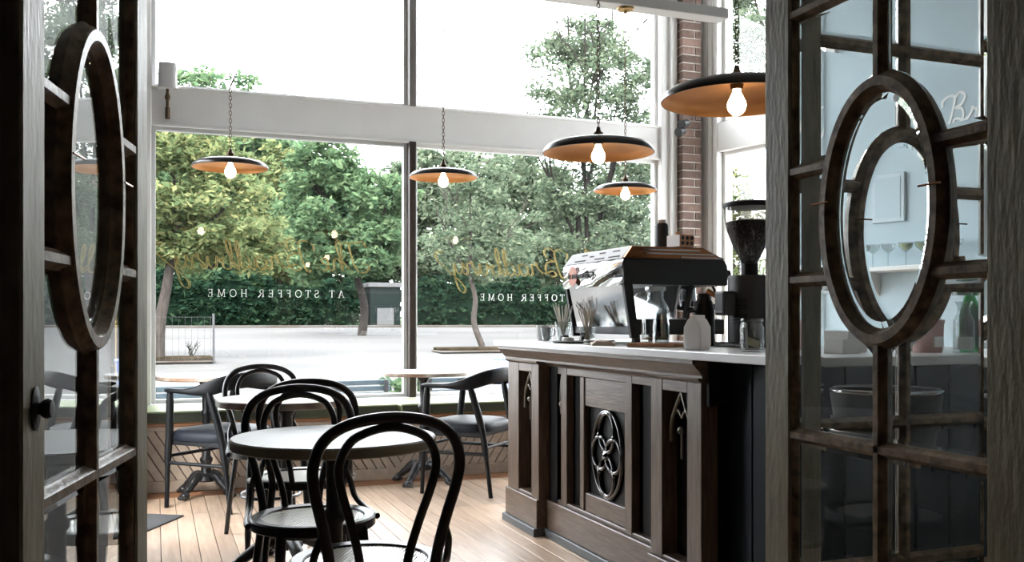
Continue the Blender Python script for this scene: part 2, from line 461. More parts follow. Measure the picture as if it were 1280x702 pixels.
# ---- angled side wall with its own window
SANG = math.atan2(-0.975, 0.222)
SO = (4.42, 6.95, 0)
def sidebox(m, t0, t1, y0, y1, z0, z1):
    return m.box((t0, y0, z0), (t1, y1, z1))
wr = sidebox(sidebox(sidebox(MB(), 1.12, 6.6, 0, 0.14, 0, 4.2), 0.0, 1.12, 0, 0.14, 0, 0.55), 0, 1.12, 0, 0.14, 3.98, 4.2).build('wall_right', M['bluewall'], bevel=0.002)
wr.location = SO; wr.rotation_euler.z = SANG
struct(wr, 'pale blue wall behind the bar', 'wall')
cs = MB()
for (a, c, d0) in ((-0.13, 0.14, -0.03), (-0.11, -0.05, -0.055), (-0.03, 0.02, -0.045), (0.035, 0.075, -0.055), (0.10, 0.14, -0.05), (1.08, 1.17, -0.04)):
    cs.box((a, d0, 0.3), (c, 0.14, 4.15))
cs = cs.build('trim_7', M['white'], bevel=0.006)
cs.location = SO; cs.rotation_euler.z = SANG
struct(cs, 'fluted white window casing in the corner beside the brick pier', 'trim')
tb = MB().box((0.14, -0.045, 2.53), (1.08, 0.10, 2.77)).build('trim_8', M['white'], bevel=0.004)
tb.location = SO; tb.rotation_euler.z = SANG
struct(tb, 'short white transom board of the side window', 'trim')
w3 = struct(empty('window_3', SO, SANG), 'narrow side window behind the coffee grinder', 'window')
for (z0, z1) in ((0.55, 2.53), (2.77, 3.98)):
    t = 0.03
    MB().box((0.14, 0.02, z0), (0.14+t, 0.08, z1)).box((1.08-t, 0.02, z0), (1.08, 0.08, z1)).box((0.17, 0.02, z0), (1.05, 0.08, z0+t)).box((0.17, 0.02, z1-t), (1.05, 0.08, z1)).build('sash', M['white'], w3, bevel=0.003)
    MB().box((0.166, 0.047, z0+0.026), (1.054, 0.053, z1-0.026)).build('pane', M['window_glass'], w3)
# white band high on the blue wall: shelf of glasses comes later

# ---- lighting beam
bm_ = MB().box((-0.2, 5.24, 3.075), (3.48, 5.36, 3.14)).build('light_beam', M['white'], bevel=0.003)
tag(bm_, 'slim white hanging beam that carries the row of small pendants', 'beam')
for x in (0.0, 1.7, 3.4):
    MB().cyl((x, 5.3, 3.13), (x, 5.3, 4.2), 0.006, seg=8).build('hanger_rod', M['white'], bm_)

# ------------------------------------------------------------------ folding glazed doors
def inset(poly, d):
    n = len(poly); out = []
    area = sum(poly[i][0]*poly[(i+1) % n][1] - poly[(i+1) % n][0]*poly[i][1] for i in range(n))
    sg = 1 if area > 0 else -1
    for i in range(n):
        a = Vector(poly[i-1]); b2 = Vector(poly[i]); c = Vector(poly[(i+1) % n])
        e1 = (b2-a).normalized(); e2 = (c-b2).normalized()
        n1 = Vector((-e1.y, e1.x))*sg; n2 = Vector((-e2.y, e2.x))*sg
        m = (n1+n2)
        if m.length < 1e-4: m = n1
        m.normalize()
        k = d/max(0.35, m.dot(n1))
        out.append(tuple(b2 + m*k))
    return out
DW = 0.76; ST = 0.095; ZC = 1.342; EA = 0.163; EB = 0.270
PROF = [(-.017,.024),(-.017,.018),(-.0125,.0135),(-.011,.008),(-.007,.002),(.007,.002),(.011,.008),(.0125,.0135),(.017,.018),(.017,.024),(.010,.042),(-.010,.042)]
def door(n, loc, ang, label, knob=None):
    r = struct(empty('door_%d' % n, loc, ang), label, 'door')
    for x0 in (0, DW-ST):
        MB().box((x0, 0, 0.012), (x0+ST, 0.045, 2.26)).build('stile', M['doorpaint'], r, bevel=0.004)
    MB().box((ST, 0.001, 0.012), (DW-ST, 0.044, 0.30)).build('rail', M['doorpaint'], r, bevel=0.004)
    MB().box((ST, 0.001, 2.14), (DW-ST, 0.044, 2.26)).build('rail', M['doorpaint'], r, bevel=0.004)
    # moulding just inside each stile
    for x0, sgn in ((ST, 1), (DW-ST, -1)):
        pr = [(0, .007), (.004*sgn, .007), (.008*sgn, .014), (.010*sgn, .019), (.010*sgn, .026), (0, .03)]
        MB().prism(pr, lambda p, q, t: (x0+p, q, t), 0.30, 2.14).build('bead_moulding', M['doormunt'], r, smooth=40)
    cx = DW/2
    def hm(x0, x1, z):
        MB().prism(PROF, lambda p, q, t: (t, q, z+p), x0, x1).build('muntin', M['doormunt'], r, smooth=40)
    def vm(z0, z1):
        MB().prism(PROF, lambda p, q, t: (cx+p, q, t), z0, z1).build('muntin', M['doormunt'], r, smooth=40)
    rows = [0.30, 0.47, 0.84, 1.207, 1.463, 1.835, 2.14]
    for z in (0.47, 0.84, 1.835):
        hm(ST, DW-ST, z)
    for z in (1.207, 1.463):
        ex = EA*math.sqrt(1-((z-ZC)/EB)**2)
        hm(ST, cx-ex, z); hm(cx+ex, DW-ST, z)
    vm(0.30, 0.47); vm(0.47, 0.84); vm(0.84, ZC-EB); vm(ZC+EB, 1.835); vm(1.835, 2.14)
    # oval frame: the muntin moulding, half as wide again, swept round an ellipse
    OP = [(p*1.3, 0.022 + (q-0.022)*1.3) for p, q in PROF]
    rings = []
    for i in range(64):
        a = 2*PI*i/64
        c = Vector((cx+EA*math.cos(a), ZC+EB*math.sin(a)))
        nrm = Vector((math.cos(a)/EA, math.sin(a)/EB)).normalized()
        rings.append([(c.x+nrm.x*p, q, c.y+nrm.y*p) for p, q in OP])
    ov = MB().loft(rings, True).build('oval_frame', M['doormunt'], r, smooth=40)
    for a in (0.12, PI-0.12):
        px, pz = cx+EA*math.cos(a), ZC+EB*math.sin(a)
        MB().tube([(px-0.028, -0.012, pz), (px+0.028, -0.012, pz)], 0.0022, 6).build('wire_clip', M['copper'], ov)
    # bevelled panes
    g = 0.006
    def pane(poly):
        n_ = len(poly)
        inn = inset(poly, 0.020)
        A = [(p, 0.0225, q) for p, q in poly]; B = [(p, 0.0185, q) for p, q in inn]; Cc = [(p, 0.0255, q) for p, q in poly]
        A = [(p, 0.0238, q) for p, q in poly]
        vs = A+B+Cc
        fs = [tuple(range(n_, 2*n_)), tuple(range(3*n_-1, 2*n_-1, -1))]
        for i in range(n_):
            j = (i+1) % n_
            fs += [(i, j, n_+j, n_+i), (2*n_+i, 2*n_+j, j, i)]
        MB().add(vs, fs).build('pane', M['bevel_glass'], r)
    pane([(cx+(EA-0.016)*math.cos(2*PI*i/48), ZC+(EB-0.016)*math.sin(2*PI*i/48)) for i in range(48)])
    for side in (-1, 1):
        for zi in range(len(rows)-1):
            z0, z1 = rows[zi]+g, rows[zi+1]-g
            def lim(z):
                q = 1-((z-ZC)/(EB+0.004))**2
                return max(0.006, (EA+0.006)*math.sqrt(q) if q > 0 else 0)
            zs = [z0, z1] if (z1 < ZC-EB or z0 > ZC+EB) else [z0+(z1-z0)*i/14 for i in range(15)]
            inner = [(cx+side*lim(z), z) for z in zs]
            xo = cx+side*(DW/2-ST-0.002)
            pane(inner + [(xo, z1), (xo, z0)])
    if knob:
        kx, kz = knob
        k = MB().lathe([(0.0001, 0), (0.020, 0.0), (0.021, 0.003), (0.013, 0.006)], 20, sx=0.9, sy=1.55).build('knob', M['iron'], r, smooth=40)
        kb = MB().lathe([(0.009, 0.004), (0.009, 0.008), (0.013, 0.012), (0.015, 0.018), (0.012, 0.024), (0.0001, 0.026)], 20).build('knob_ball', M['iron'], k, smooth=40)
        k.location = (kx, 0, kz); k.rotation_euler = (PI/2, 0, 0)
    return r
u = Vector((0.2037, 0.979))
door(1, (-0.172, 1.450, 0), math.atan2(u.y, u.x), 'dark worn glazed door leaf with black knob and oval pane, against the charcoal wall', knob=(0.05, 0.985))
door(2, (1.41, 1.965, 0), -PI/2, 'worn olive brown glazed folding door leaf with oval pane, hinged to the entry wall')
door(3, (1.505, 1.985, 0), 0, 'second folded glazed door leaf with oval pane, behind the first one')
hg = MB().box((1.456, 1.93, 0.012), (1.504, 2.03, 2.26)).build('trim_9', M['doorpaint'], bevel=0.003)
struct(hg, 'narrow dark post hinging the two folded door leaves', 'trim')

# ================================================================== BENCH UNDER THE WINDOWS
bench = thing('window_bench', 'long built-in bench with diagonal board front under the shopfront windows', 'bench', (0, 6.5, 0))
MB().box((-0.215, 0.03, 0.0), (4.0, 0.47, 0.43)).build('carcass', M['gap'], bench)
MB().box((-0.215, -0.004, 0.425), (4.0, 0.47, 0.448)).build('seat_board', M['plank_dark'], bench, bevel=0.003)
MB().box((-0.215, 0.0, 0.0), (4.0, 0.03, 0.075)).build('base_strip', M['woodboard'], bench, bevel=0.003)
MB().box((-0.215, 0.004, 0.40), (4.0, 0.03, 0.425)).build('top_strip', M['woodboard'], bench, bevel=0.003)
def clip(poly, inside, inter):
    out = []
    for i in range(len(poly)):
        a, c = poly[i-1], poly[i]
        if inside(c):
            if not inside(a): out.append(inter(a, c))
            out.append(c)
        elif inside(a): out.append(inter(a, c))
    return out
def clip_rect(poly, x0, x1, z0, z1):
    def ix(v): return lambda a, c: (v, a[1]+(c[1]-a[1])*(v-a[0])/(c[0]-a[0]))
    def iz(v): return lambda a, c: (a[0]+(c[0]-a[0])*(v-a[1])/(c[1]-a[1]), v)
    for fn, it in ((lambda p: p[0] >= x0, ix(x0)), (lambda p: p[0] <= x1, ix(x1)), (lambda p: p[1] >= z0, iz(z0)), (lambda p: p[1] <= z1, iz(z1))):
        if len(poly) < 3: return []
        poly = clip(poly, fn, it)
    return poly
BW = 0.066
for (x0, x1, sg) in ((-0.215, 1.62, -1), (1.62, 2.75, 1)):
    s_ = x0 - 0.8
    while s_ < x1 + 0.8:
        w = 0.004
        sl_ = 0.62
        if sg > 0: q = [(s_+w, 0.0), (s_+BW-w, 0.0), (s_+BW-w+0.45*sl_, 0.45), (s_+w+0.45*sl_, 0.45)]
        else: q = [(s_+w, 0.0), (s_+BW-w, 0.0), (s_+BW-w-0.45*sl_, 0.45), (s_+w-0.45*sl_, 0.45)]
        p = clip_rect(q, x0, x1, 0.076, 0.399)
        if len(p) >= 3:
            MB().prism(p, lambda a, c, t: (a, t, c), 0.010, 0.032).build('board', M['woodboard'], bench, bevel=0.0015)
        s_ += BW
MB().box((2.755, 0.010, 0.076), (4.0, 0.03, 0.399)).build('end_panel', M['woodboard'], bench)
# cushions
cb = [(-0.21, 1.60), (1.61, 3.40)]
for i, (a, c) in enumerate(cb):
    cu = thing('seat_cushion', ['pale olive vinyl bench cushion running from the dark side wall', 'pale olive vinyl bench cushion running to the brick pier'][i], 'cushion', ((a+c)/2, 6.73, 0.449), 0, 'bench cushions under the windows')
    L = (c-a)/2
    MB().box((-L, -0.245, 0.0), (L, 0.245, 0.078)).build('pad', M['cushion'], cu, smooth=60, bevel=0.016, bseg=3)
    MB().box((-L+0.012, -0.2475, 0.006), (L-0.012, -0.2435, 0.066)).build('shaded_front', M['shaded_vinyl'], cu)  # shade on the cushion's front face, painted as a dark strip

# ================================================================== TABLES
def iron_base(root, h, rz=PI/4, reach=0.2):
    col = MB().lathe([(0.030, 0.10), (0.045, 0.105), (0.047, 0.125), (0.034, 0.14), (0.030, 0.20), (0.040, 0.22), (0.040, 0.235), (0.027, 0.25), (0.025, 0.50), (0.035, 0.515), (0.035, 0.53), (0.025, 0.545), (0.026, h-0.05), (0.04, h-0.03), (0.045, h-0.008)], 20)
    col.build('column', M['iron'], root, smooth=45)
    MB().lathe([(0.0001, 0.085), (0.058, 0.09), (0.075, 0.10), (0.070, 0.125), (0.05, 0.14), (0.0001, 0.145)], 20).build('base_hub', M['iron'], root, smooth=45)
    MB().box((-0.15, -0.02, h-0.01), (0.15, 0.02, h)).box((-0.02, -0.15, h-0.0101), (0.02, 0.15, h-0.0001)).build('top_bracket', M['iron'], root)
    for k in range(4):
        a = rz + k*PI/2
        d = Vector((math.cos(a), math.sin(a), 0))
        pts = [d*0.03+Vector((0, 0, 0.115)), d*0.08+Vector((0, 0, 0.125)), d*(reach*0.66)+Vector((0, 0, 0.085)), d*(reach*0.88)+Vector((0, 0, 0.05)), d*reach+Vector((0, 0, 0.032))]
        lg = MB().tube(catmull(pts, 5), [0.03, 0.028, 0.024, 0.021, 0.022], 10).build('leg', M['iron'], root, smooth=50)
        ft = MB().ball((d.x*reach, d.y*reach, 0.024), 0.032, 12, sz=0.75)
        n = Vector((-d.y, d.x, 0))
        for q in (-1, 0, 1):
            c = d*(reach+0.022)+n*0.02*q
            ft.ball((c.x, c.y, 0.014), 0.0145, 8, sz=0.9)
        ft.build('paw_foot', M['iron'], lg, smooth=50)
def table(loc, label, top, edge, th=0.032, h=0.765, R=0.305, rz=PI/4, reach=0.2):
    t = thing('cafe_table', label, 'table', loc, 0, 'round cafe tables on cast iron bases')
    MB().lathe([(0.0001, h-0.004), (R-0.004, h-0.004), (R-0.004, h-0.0005), (R-0.007, h), (0.0001, h)], 64).build('tabletop', top, t, smooth=30)
    MB().lathe([(0.0001, h-th), (R-0.004, h-th), (R, h-th+0.004), (R, h-0.005), (R-0.003, h-0.002), (R-0.012, h-0.0045), (0.0001, h-0.0045)], 64).build('table_edge', edge, t, smooth=30)
    iron_base(t, h-th, rz, reach)
    return t
table((0.504, 2.856, 0), 'pale grey laminate round table with olive edge between two bentwood chairs', M['laminate'], M['laminate_edge'], rz=0.3, reach=0.27)
table((0.55, 4.335, 0), 'brown edged stone round table behind the grey laminate one, bentwood chairs on both sides', M['marble'], M['marble_edge'], rz=0.2, reach=0.25)
table((0.30, 6.33, 0), 'stone round table at the bench beside the dark side wall', M['marble'], M['marble_edge'], rz=PI/4, reach=0.19, th=0.026)
table((1.72, 6.29, 0), 'stone round table at the bench by the dark window post', M['marble'], M['marble_edge'], rz=PI/4, reach=0.2, th=0.026)

# ================================================================== BENTWOOD CHAIRS
def bentwood():
    r = empty('bentwood_chair')
    SH = 0.46
    ring = MB().loft([[((0.205+dx)*math.cos(a), (0.205+dx)*math.sin(a), z) for dx, z in ((-0.040, 0.462), (-0.036, 0.466), (-0.006, 0.468), (0, 0.463), (0.0, 0.437), (-0.004, 0.433), (-0.032, 0.433), (-0.040, 0.440))] for a in [2*PI*i/48 for i in range(48)]], True)
    seat = ring.build('seat_ring', M['blackwood'], r, smooth=40)
    cane = MB()
    R = 0.170
    for sgn in (1, -1):
        p = -R + 0.004
        while p < R:
            hl = math.sqrt(max(0, R*R - p*p))
            if hl > 0.01:
                ca, sa = math.cos(sgn*PI/4+0.25), math.sin(sgn*PI/4+0.25)
                w = 0.0026 if sgn < 0 else 0.0037
                z0 = 0.4605 if sgn > 0 else 0.4585
                q = [(-hl, p-w), (hl, p-w), (hl, p+w), (-hl, p+w)]
                cane.prism([(x*ca-y*sa, x*sa+y*ca) for x, y in q], lambda a, c, t: (a, c, t), z0-0.0012, z0)
            p += 0.0105 if sgn > 0 else 0.0135
    cn = cane.build('cane_weave', M['cane'], r)
    cn['kind'] = 'stuff'
    # back: two legs and the outer hoop in one bent piece
    half = [(0.178, -0.255, 0.0), (0.160, -0.215, 0.22), (0.136, -0.190, 0.43), (0.138, -0.193, 0.50), (0.158, -0.208, 0.60), (0.181, -0.224, 0.69), (0.187, -0.236, 0.755), (0.164, -0.246, 0.818), (0.102, -0.253, 0.858), (0.0, -0.257, 0.872)]
    pts = half + [(-x, y, z) for x, y, z in reversed(half[:-1])]
    cp = catmull(pts, 5)
    rad = [0.0145 if p.z > 0.4 else 0.0145 - 0.003*(0.4-p.z)/0.4 for p in cp]
    MB().tube(cp, rad, 10).build('back_hoop', M['blackwood'], r, smooth=60)
    half = [(0.055, -0.188, 0.445), (0.066, -0.196, 0.52), (0.090, -0.210, 0.61), (0.115, -0.224, 0.69), (0.124, -0.236, 0.755), (0.100, -0.246, 0.812), (0.055, -0.251, 0.838), (0.0, -0.253, 0.848)]
    pts = half + [(-x, y, z) for x, y, z in reversed(half[:-1])]
    MB().tube(catmull(pts, 5), 0.0115, 10).build('inner_hoop', M['blackwood'], r, smooth=60)
    for s in (-1, 1):
        pts = [(s*0.158, -0.203, 0.580), (s*0.172, -0.190, 0.54), (s*0.180, -0.155, 0.49), (s*0.198, -0.09, 0.462), (s*0.212, -0.02, 0.452), (s*0.213, 0.02, 0.450)]
        MB().tube(catmull(pts, 5), 0.0105, 8).build('hip_brace', M['blackwood'], r, smooth=60)
        MB().tube(catmull([(s*0.128, 0.142, 0.45), (s*0.134, 0.150, 0.36), (s*0.152, 0.182, 0.0)], 5), [0.0175, 0.0165, 0.0115], 10).build('leg', M['blackwood'], r, smooth=60)
    ringp = [(0.146*math.cos(2*PI*i/36), -0.012+0.155*math.sin(2*PI*i/36), 0.235) for i in range(36)]
    MB().tube(ringp, 0.009, 8, closed=True).build('leg_ring', M['blackwood'], r, smooth=60)
    return r
bc = bentwood()
spots = [((0.535, 2.545, 0), 0.03, 'black bentwood chair turned toward the grey table, its back to the folding doors'),
         ((0.488, 3.165, 0), PI+0.05, 'black bentwood chair facing the folding doors, tucked under the grey laminate table'),
         ((0.575, 4.02, 0), -0.05, 'black bentwood chair tucked under the brown edged table, back to back with another chair'),
         ((0.545, 4.90, 0), PI+0.1, 'black bentwood chair pulled out on the window side of the brown edged table')]
for i, (loc, rz, lab) in enumerate(spots):
    o = bc if i == 0 else copy_tree(bc)
    o.location = loc; o.rotation_euler.z = rz
    tag(o, lab, 'chair', 'bentwood cafe chairs with cane seats')

# ================================================================== ARMCHAIRS
def armchair():
    r = empty('armchair')
    hp = [(-0.262, 0.205, 0.700), (-0.275, 0.10, 0.700), (-0.282, -0.03, 0.702), (-0.268, -0.14, 0.722), (-0.205, -0.225, 0.752), (-0.10, -0.268, 0.765), (0, -0.280, 0.768)]
    pts = catmull(hp + [(-x, y, z) for x, y, z in reversed(hp[:-1])], 6)
    N = len(pts); rings = []
    for i, p in enumerate(pts):
        t = (pts[min(N-1, i+1)] - pts[max(0, i-1)]).normalized()
        side = t.cross(Vector((0, 0, 1))).normalized()
        f = max(0.0, min(1.0, (0.06 - p.y)/0.26)); f = f*f*(3-2*f)
        w = 0.026*(1-f) + 0.012*f          # half width across
        hh = 0.015*(1-f) + 0.046*f         # half height
        e = 1.0
        if i < 3 or i > N-4:
            k = min(i, N-1-i); e = [0.45, 0.8, 0.95][k]
        rings.append([p + side*(w*e*math.copysign(abs(math.cos(a))**0.7, math.cos(a))) + Vector((0, 0, hh*e*math.copysign(abs(math.sin(a))**0.7, math.sin(a)))) for a in [2*PI*k/12 for k in range(12)]])
    MB().loft(rings).build('arm_and_back_rail', M['armwood'], r, smooth=50)
    for s in (-1, 1):
        MB().tube(catmull([(s*0.245, 0.215, 0.0), (s*0.250, 0.20, 0.30), (s*0.252, 0.185, 0.46), (s*0.266, 0.165, 0.692)], 4), [0.014, 0.021, 0.023, 0.017], 10).build('leg', M['armwood'], r, smooth=60)
        MB().tube(catmull([(s*0.225, -0.262, 0.0), (s*0.228, -0.225, 0.30), (s*0.236, -0.195, 0.47), (s*0.266, -0.135, 0.705)], 4), [0.014, 0.021, 0.023, 0.017], 10).build('leg', M['armwood'], r, smooth=60)
        MB().tube([(s*0.248, 0.205, 0.27), (s*0.228, -0.228, 0.27)], 0.011, 8).build('side_stretcher', M['armwood'], r, smooth=60)
    MB().tube([(-0.226, -0.226, 0.31), (0.226, -0.226, 0.31)], 0.011, 8).build('stretcher', M['armwood'], r, smooth=60)
    MB().tube([(-0.249, 0.200, 0.31), (0.249, 0.200, 0.31)], 0.011, 8).build('stretcher', M['armwood'], r, smooth=60)
    MB().box((-0.235, -0.20, 0.375), (0.235, 0.19, 0.408)).build('seat_frame', M['armwood'], r, bevel=0.004)
    # upholstered pad, crowned
    sp = MB(); n = 16; rings = []
    for z, ins in ((0.400, 0.018), (0.405, 0.004), (0.430, 0.0), (0.452, 0.006), (0.466, 0.028), (0.474, 0.075), (0.478, 0.14), (0.480, 0.20)):
        ring = []
        for k in range(48):
            a = 2*PI*k/48
            ex = 0.5
            cx_ = math.copysign(abs(math.cos(a))**ex, math.cos(a)); sy_ = math.copysign(abs(math.sin(a))**ex, math.sin(a))
            hx, hy = 0.252-ins, 0.236-ins
            yy = sy_*hy
            ring.append((cx_*hx*(1.0 + 0.05*yy/0.236), yy - 0.005, z))
        rings.append(ring)
    sp.loft(rings).build('seat_pad', M['navyseat'], r, smooth=60)
    return r
ac = armchair()
def face(fx, fy): return math.atan2(fy, fx) - PI/2
for i, (loc, rz, lab) in enumerate([((1.93, 5.93, 0), face(-0.725, 0.69), 'black armchair with navy leather seat next to the bar end'),
                                   ((0.385, 5.99, 0), face(-0.68, 0.73), 'black armchair with navy leather seat at the table by the dark side wall')]):
    o = ac if i == 0 else copy_tree(ac)
    o.location = loc; o.rotation_euler.z = rz
    tag(o, lab, 'armchair', 'navy seated armchairs at the bench tables')

# ================================================================== PENDANT LAMPS
def pendant(loc, R, top, label, group):
    p = thing('pendant_lamp', label, 'lamp', loc, 0, group)
    k = R/0.2; H = 0.047*k
    out = [(0.022, H), (0.06*k, H-0.001), (0.11*k, H*0.93), (0.15*k, H*0.80), (0.178*k, H*0.62), (0.192*k, H*0.40), (0.199*k, H*0.14), (0.2*k, 0.0)]
    inn = [(0.197*k, -0.0005), (0.195*k, H*0.12), (0.188*k, H*0.36), (0.174*k, H*0.55), (0.147*k, H*0.72), (0.108*k, H*0.86), (0.06*k, H*0.93), (0.022, H*0.93)]
    m = MB(); seg = 56
    m.loft([[(r*math.cos(2*PI*j/seg), r*math.sin(2*PI*j/seg), z) for j in range(seg)] for r, z in out], False, False)
    m.loft([[(r*math.cos(2*PI*j/seg), r*math.sin(2*PI*j/seg), z) for j in range(seg)] for r, z in (out[-1], inn[0])], False, False)
    sh = m.build('shade', M['lampblack'], p, smooth=50, fix=False)
    MB().loft([[(r*math.cos(2*PI*j/seg), r*math.sin(2*PI*j/seg), z) for j in range(seg)] for r, z in inn], False, False).build('lining', M['lampgold'], sh, smooth=60, fix=False)
    MB().lathe([(0.0001, H-0.02), (0.019, H-0.02), (0.022, H), (0.030, H+0.003), (0.030, H+0.010), (0.021, H+0.014), (0.021, H+0.030), (0.012, H+0.038), (0.008, H+0.055), (0.0001, H+0.057)], 20).build('socket_cap', M['darkbrass'], p, smooth=40)
    bz = H-0.02
    MB().lathe([(0.012, bz+0.004), (0.013, bz-0.008), (0.020, bz-0.022), (0.0285, bz-0.040), (0.030, bz-0.052), (0.026, bz-0.068), (0.015, bz-0.079), (0.0001, bz-0.083)], 20).build('bulb', M['bulb'], p, smooth=80)
    # chain of oval links, every other one turned
    ch = MB(); z = H+0.052; i = 0
    while z < top-loc[2]-0.03:
        L = 0.0125; wd = 0.0068; pts = []
        for j in range(10):
            a = 2*PI*j/10
            q = wd*math.cos(a); zz = z+0.0115+L*math.copysign(abs(math.sin(a))**0.7, math.sin(a))
            pts.append((q, 0, zz) if i % 2 else (0, q, zz))
        ch.tube(pts, 0.0019, 5, closed=True)
        z += 0.0205; i += 1
    c = ch.build('chain', M['darkbrass'], p, smooth=60, fix=False)
    c['kind'] = 'stuff'
    tz = top-loc[2]
    MB().lathe([(0.0001, tz-0.035), (0.010, tz-0.033), (0.014, tz-0.022), (0.050, tz-0.014), (0.055, tz-0.004), (0.055, tz), (0.0001, tz)], 24).build('ceiling_rose', M['brass'], p, smooth=40)
    return p
pendant((0.375, 5.30, 1.935), 0.20, 3.075, 'small black saucer pendant over the table by the dark side wall', 'small saucer pendants on the white beam')
pendant((1.57, 5.30, 1.945), 0.20, 3.075, 'small black saucer pendant in front of the dark window post', 'small saucer pendants on the white beam')
pendant((2.76, 5.30, 1.925), 0.20, 3.075, 'small black saucer pendant beyond the coffee machine', 'small saucer pendants on the white beam')
pendant((1.776, 3.66, 1.83), 0.24, 4.2, 'large black saucer pendant with copper lining above the coffee machine', 'large saucer pendants over the bar')
pendant((1.73, 2.56, 1.81), 0.24, 4.2, 'large black saucer pendant with copper lining beside the folding doors', 'large saucer pendants over the bar')

# small wall light on the transom board
sc = thing('wall_sconce', 'white square shaded wall light on a dark stem, at the transom board end', 'wall light', (0.075, 7.0, 2.5))
MB().tube([(0, 0.0, 0.02), (0, -0.005, 0.24)], 0.011, 10).build('stem', M['darkbrass'], sc, smooth=50)
MB().lathe([(0.0001, 0.15), (0.016, 0.152), (0.019, 0.17), (0.014, 0.19), (0.0001, 0.192)], 14).build('knuckle', M['darkbrass'], sc, smooth=50)
MB().box((-0.016, 0.0, 0.02), (0.016, 0.028, 0.10)).build('back_plate', M['darkbrass'], sc, bevel=0.003)
rr = []
for z, q in ((0.225, 1.0), (0.40, 0.94)):
    rr.append([(0.064*q*math.copysign(abs(math.cos(a))**0.5, math.cos(a)), -0.005+0.052*q*math.copysign(abs(math.sin(a))**0.5, math.sin(a)), z) for a in [2*PI*k/24+PI/24 for k in range(24)]])
MB().loft(rr).build('lamp_shade', M['shade'], sc, smooth=50)
# twin black spot on the pier
sp = thing('spotlight', 'small black twin-head spotlight clamped to the brick pier', 'spotlight', (4.10, 6.885, 2.73))
MB().box((-0.012, 0.0, -0.03), (0.022, 0.014, 0.03)).build('back_plate', M['mattblack'], sp, bevel=0.003)
for (dz, dx) in ((0.03, 0.0), (-0.04, -0.035)):
    h = MB().tube([(dx+0.035, -0.045, dz), (dx-0.03, -0.075, dz-0.025)], [0.030, 0.036], 16).build('lamp_head', M['mattblack'], sp, smooth=50)
    MB().tube([(0.005, 0.0, 0.0), (dx, -0.055, dz)], 0.007, 8).build('swivel_arm', M['mattblack'], h, smooth=50)
MB().ball((0.035, -0.03, 0.045), 0.014, 10).build('sensor_eye', M['ceramic'], sp, smooth=60)

# doormat
dm = MB().prism([(0.149, 5.681), (-0.21, 5.90), (-0.21, 5.20), (-0.059, 5.305)], lambda a, c, t: (a, c, t), 0.0, 0.008).build('doormat', M['mat'], bevel=0.002)
tag(dm, 'dark grey doormat lying on the planks by the side wall', 'doormat')

# ================================================================== THE BAR
bar = thing('bar_counter', 'long bar with carved dark oak front and navy beadboard end', 'bar counter', (0, 0, 0))
FX = 1.845         # pilaster face
PX = 1.905         # panel face
Y0, Y1 = 2.953, 4.955
YB0 = 2.50
def cw(name, a, c, m='counterwood', par=None, bev=0.003):
    return MB().box(a, c).build(name, M[m], par or bar, bevel=bev)
cw('carcass', (1.96, Y0+0.01, 0.0), (2.58, Y1-0.01, 0.93), 'recess')
cw('carcass', (1.985, YB0+0.03, 0.0), (2.58, Y0, 0.962), 'recess')
# skirting and kickboard, stepping out under the pilasters
P_FAR = (4.505, Y1); P_NEAR = (Y0, 3.326)
for (a, c) in (P_FAR, P_NEAR):
    cw('kickboard', (FX-0.032, a-0.012, 0.0), (1.97, c+0.012, 0.042), 'kick')
    cw('plinth', (FX-0.014, a-0.006, 0.042), (1.96, c+0.006, 0.188), 'counterwood_h')
cw('kickboard', (PX-0.032, P_NEAR[1]+0.012, 0.0), (1.97, P_FAR[0]-0.012, 0.042), 'kick')
cw('plinth', (PX-0.018, P_NEAR[1]+0.006, 0.042), (1.96, P_FAR[0]-0.006, 0.188), 'counterwood_h')
# crown moulding below the worktop
prof = [(1.795, 0.972), (1.795, 0.956), (1.803, 0.950), (1.810, 0.940), (1.826, 0.926), (1.836, 0.912), (1.836, 0.903), (1.97, 0.903), (1.97, 0.972)]
MB().prism(prof, lambda a, c, t: (a, t, c), Y0-0.02, Y1+0.03).build('crown_moulding', M['counterwood_h'], bar, smooth=30)
prof2 = [(PX-0.028, 0.903), (PX-0.026, 0.893), (PX-0.012, 0.884), (PX-0.010, 0.878), (1.97, 0.878), (1.97, 0.903)]
MB().prism(prof2, lambda a, c, t: (a, t, c), P_NEAR[1], P_FAR[0]).build('bed_moulding', M['counterwood_h'], bar, smooth=30)
for (a, c) in (P_FAR, P_NEAR):
    prof3 = [(FX-0.016, 0.903), (FX-0.015, 0.895), (FX-0.004, 0.886), (1.97, 0.886), (1.97, 0.903)]
    MB().prism(prof3, lambda p, q, t: (p, t, q), a-0.004, c+0.004).build('bed_moulding', M['counterwood_h'], bar, smooth=30)
def tracery(y0, y1, ztop, par, x):
    ym = (y0+y1)/2; hw = (y1-y0)/2 - 0.012
    m = MB()
    for s in (-1, 1):
        m.tube(catmull([(x, ym+s*hw, ztop-0.20), (x-0.004, ym+s*hw*0.85, ztop-0.12), (x-0.004, ym+s*hw*0.35, ztop-0.05), (x, ym, ztop-0.005)], 6), 0.008, 8)
        m.tube(catmull([(x, ym-s*hw*0.9, ztop-0.10), (x, ym-s*hw*0.35, ztop-0.075), (x, ym, ztop-0.10)], 5), 0.006, 8)
    m.ball((x-0.004, ym, ztop-0.15), 0.016, 10)
    m.tube([(x, ym, ztop-0.15), (x, ym, ztop-0.26)], 0.006, 8)
    return m.build('tracery', M['tracery'], par, smooth=60)
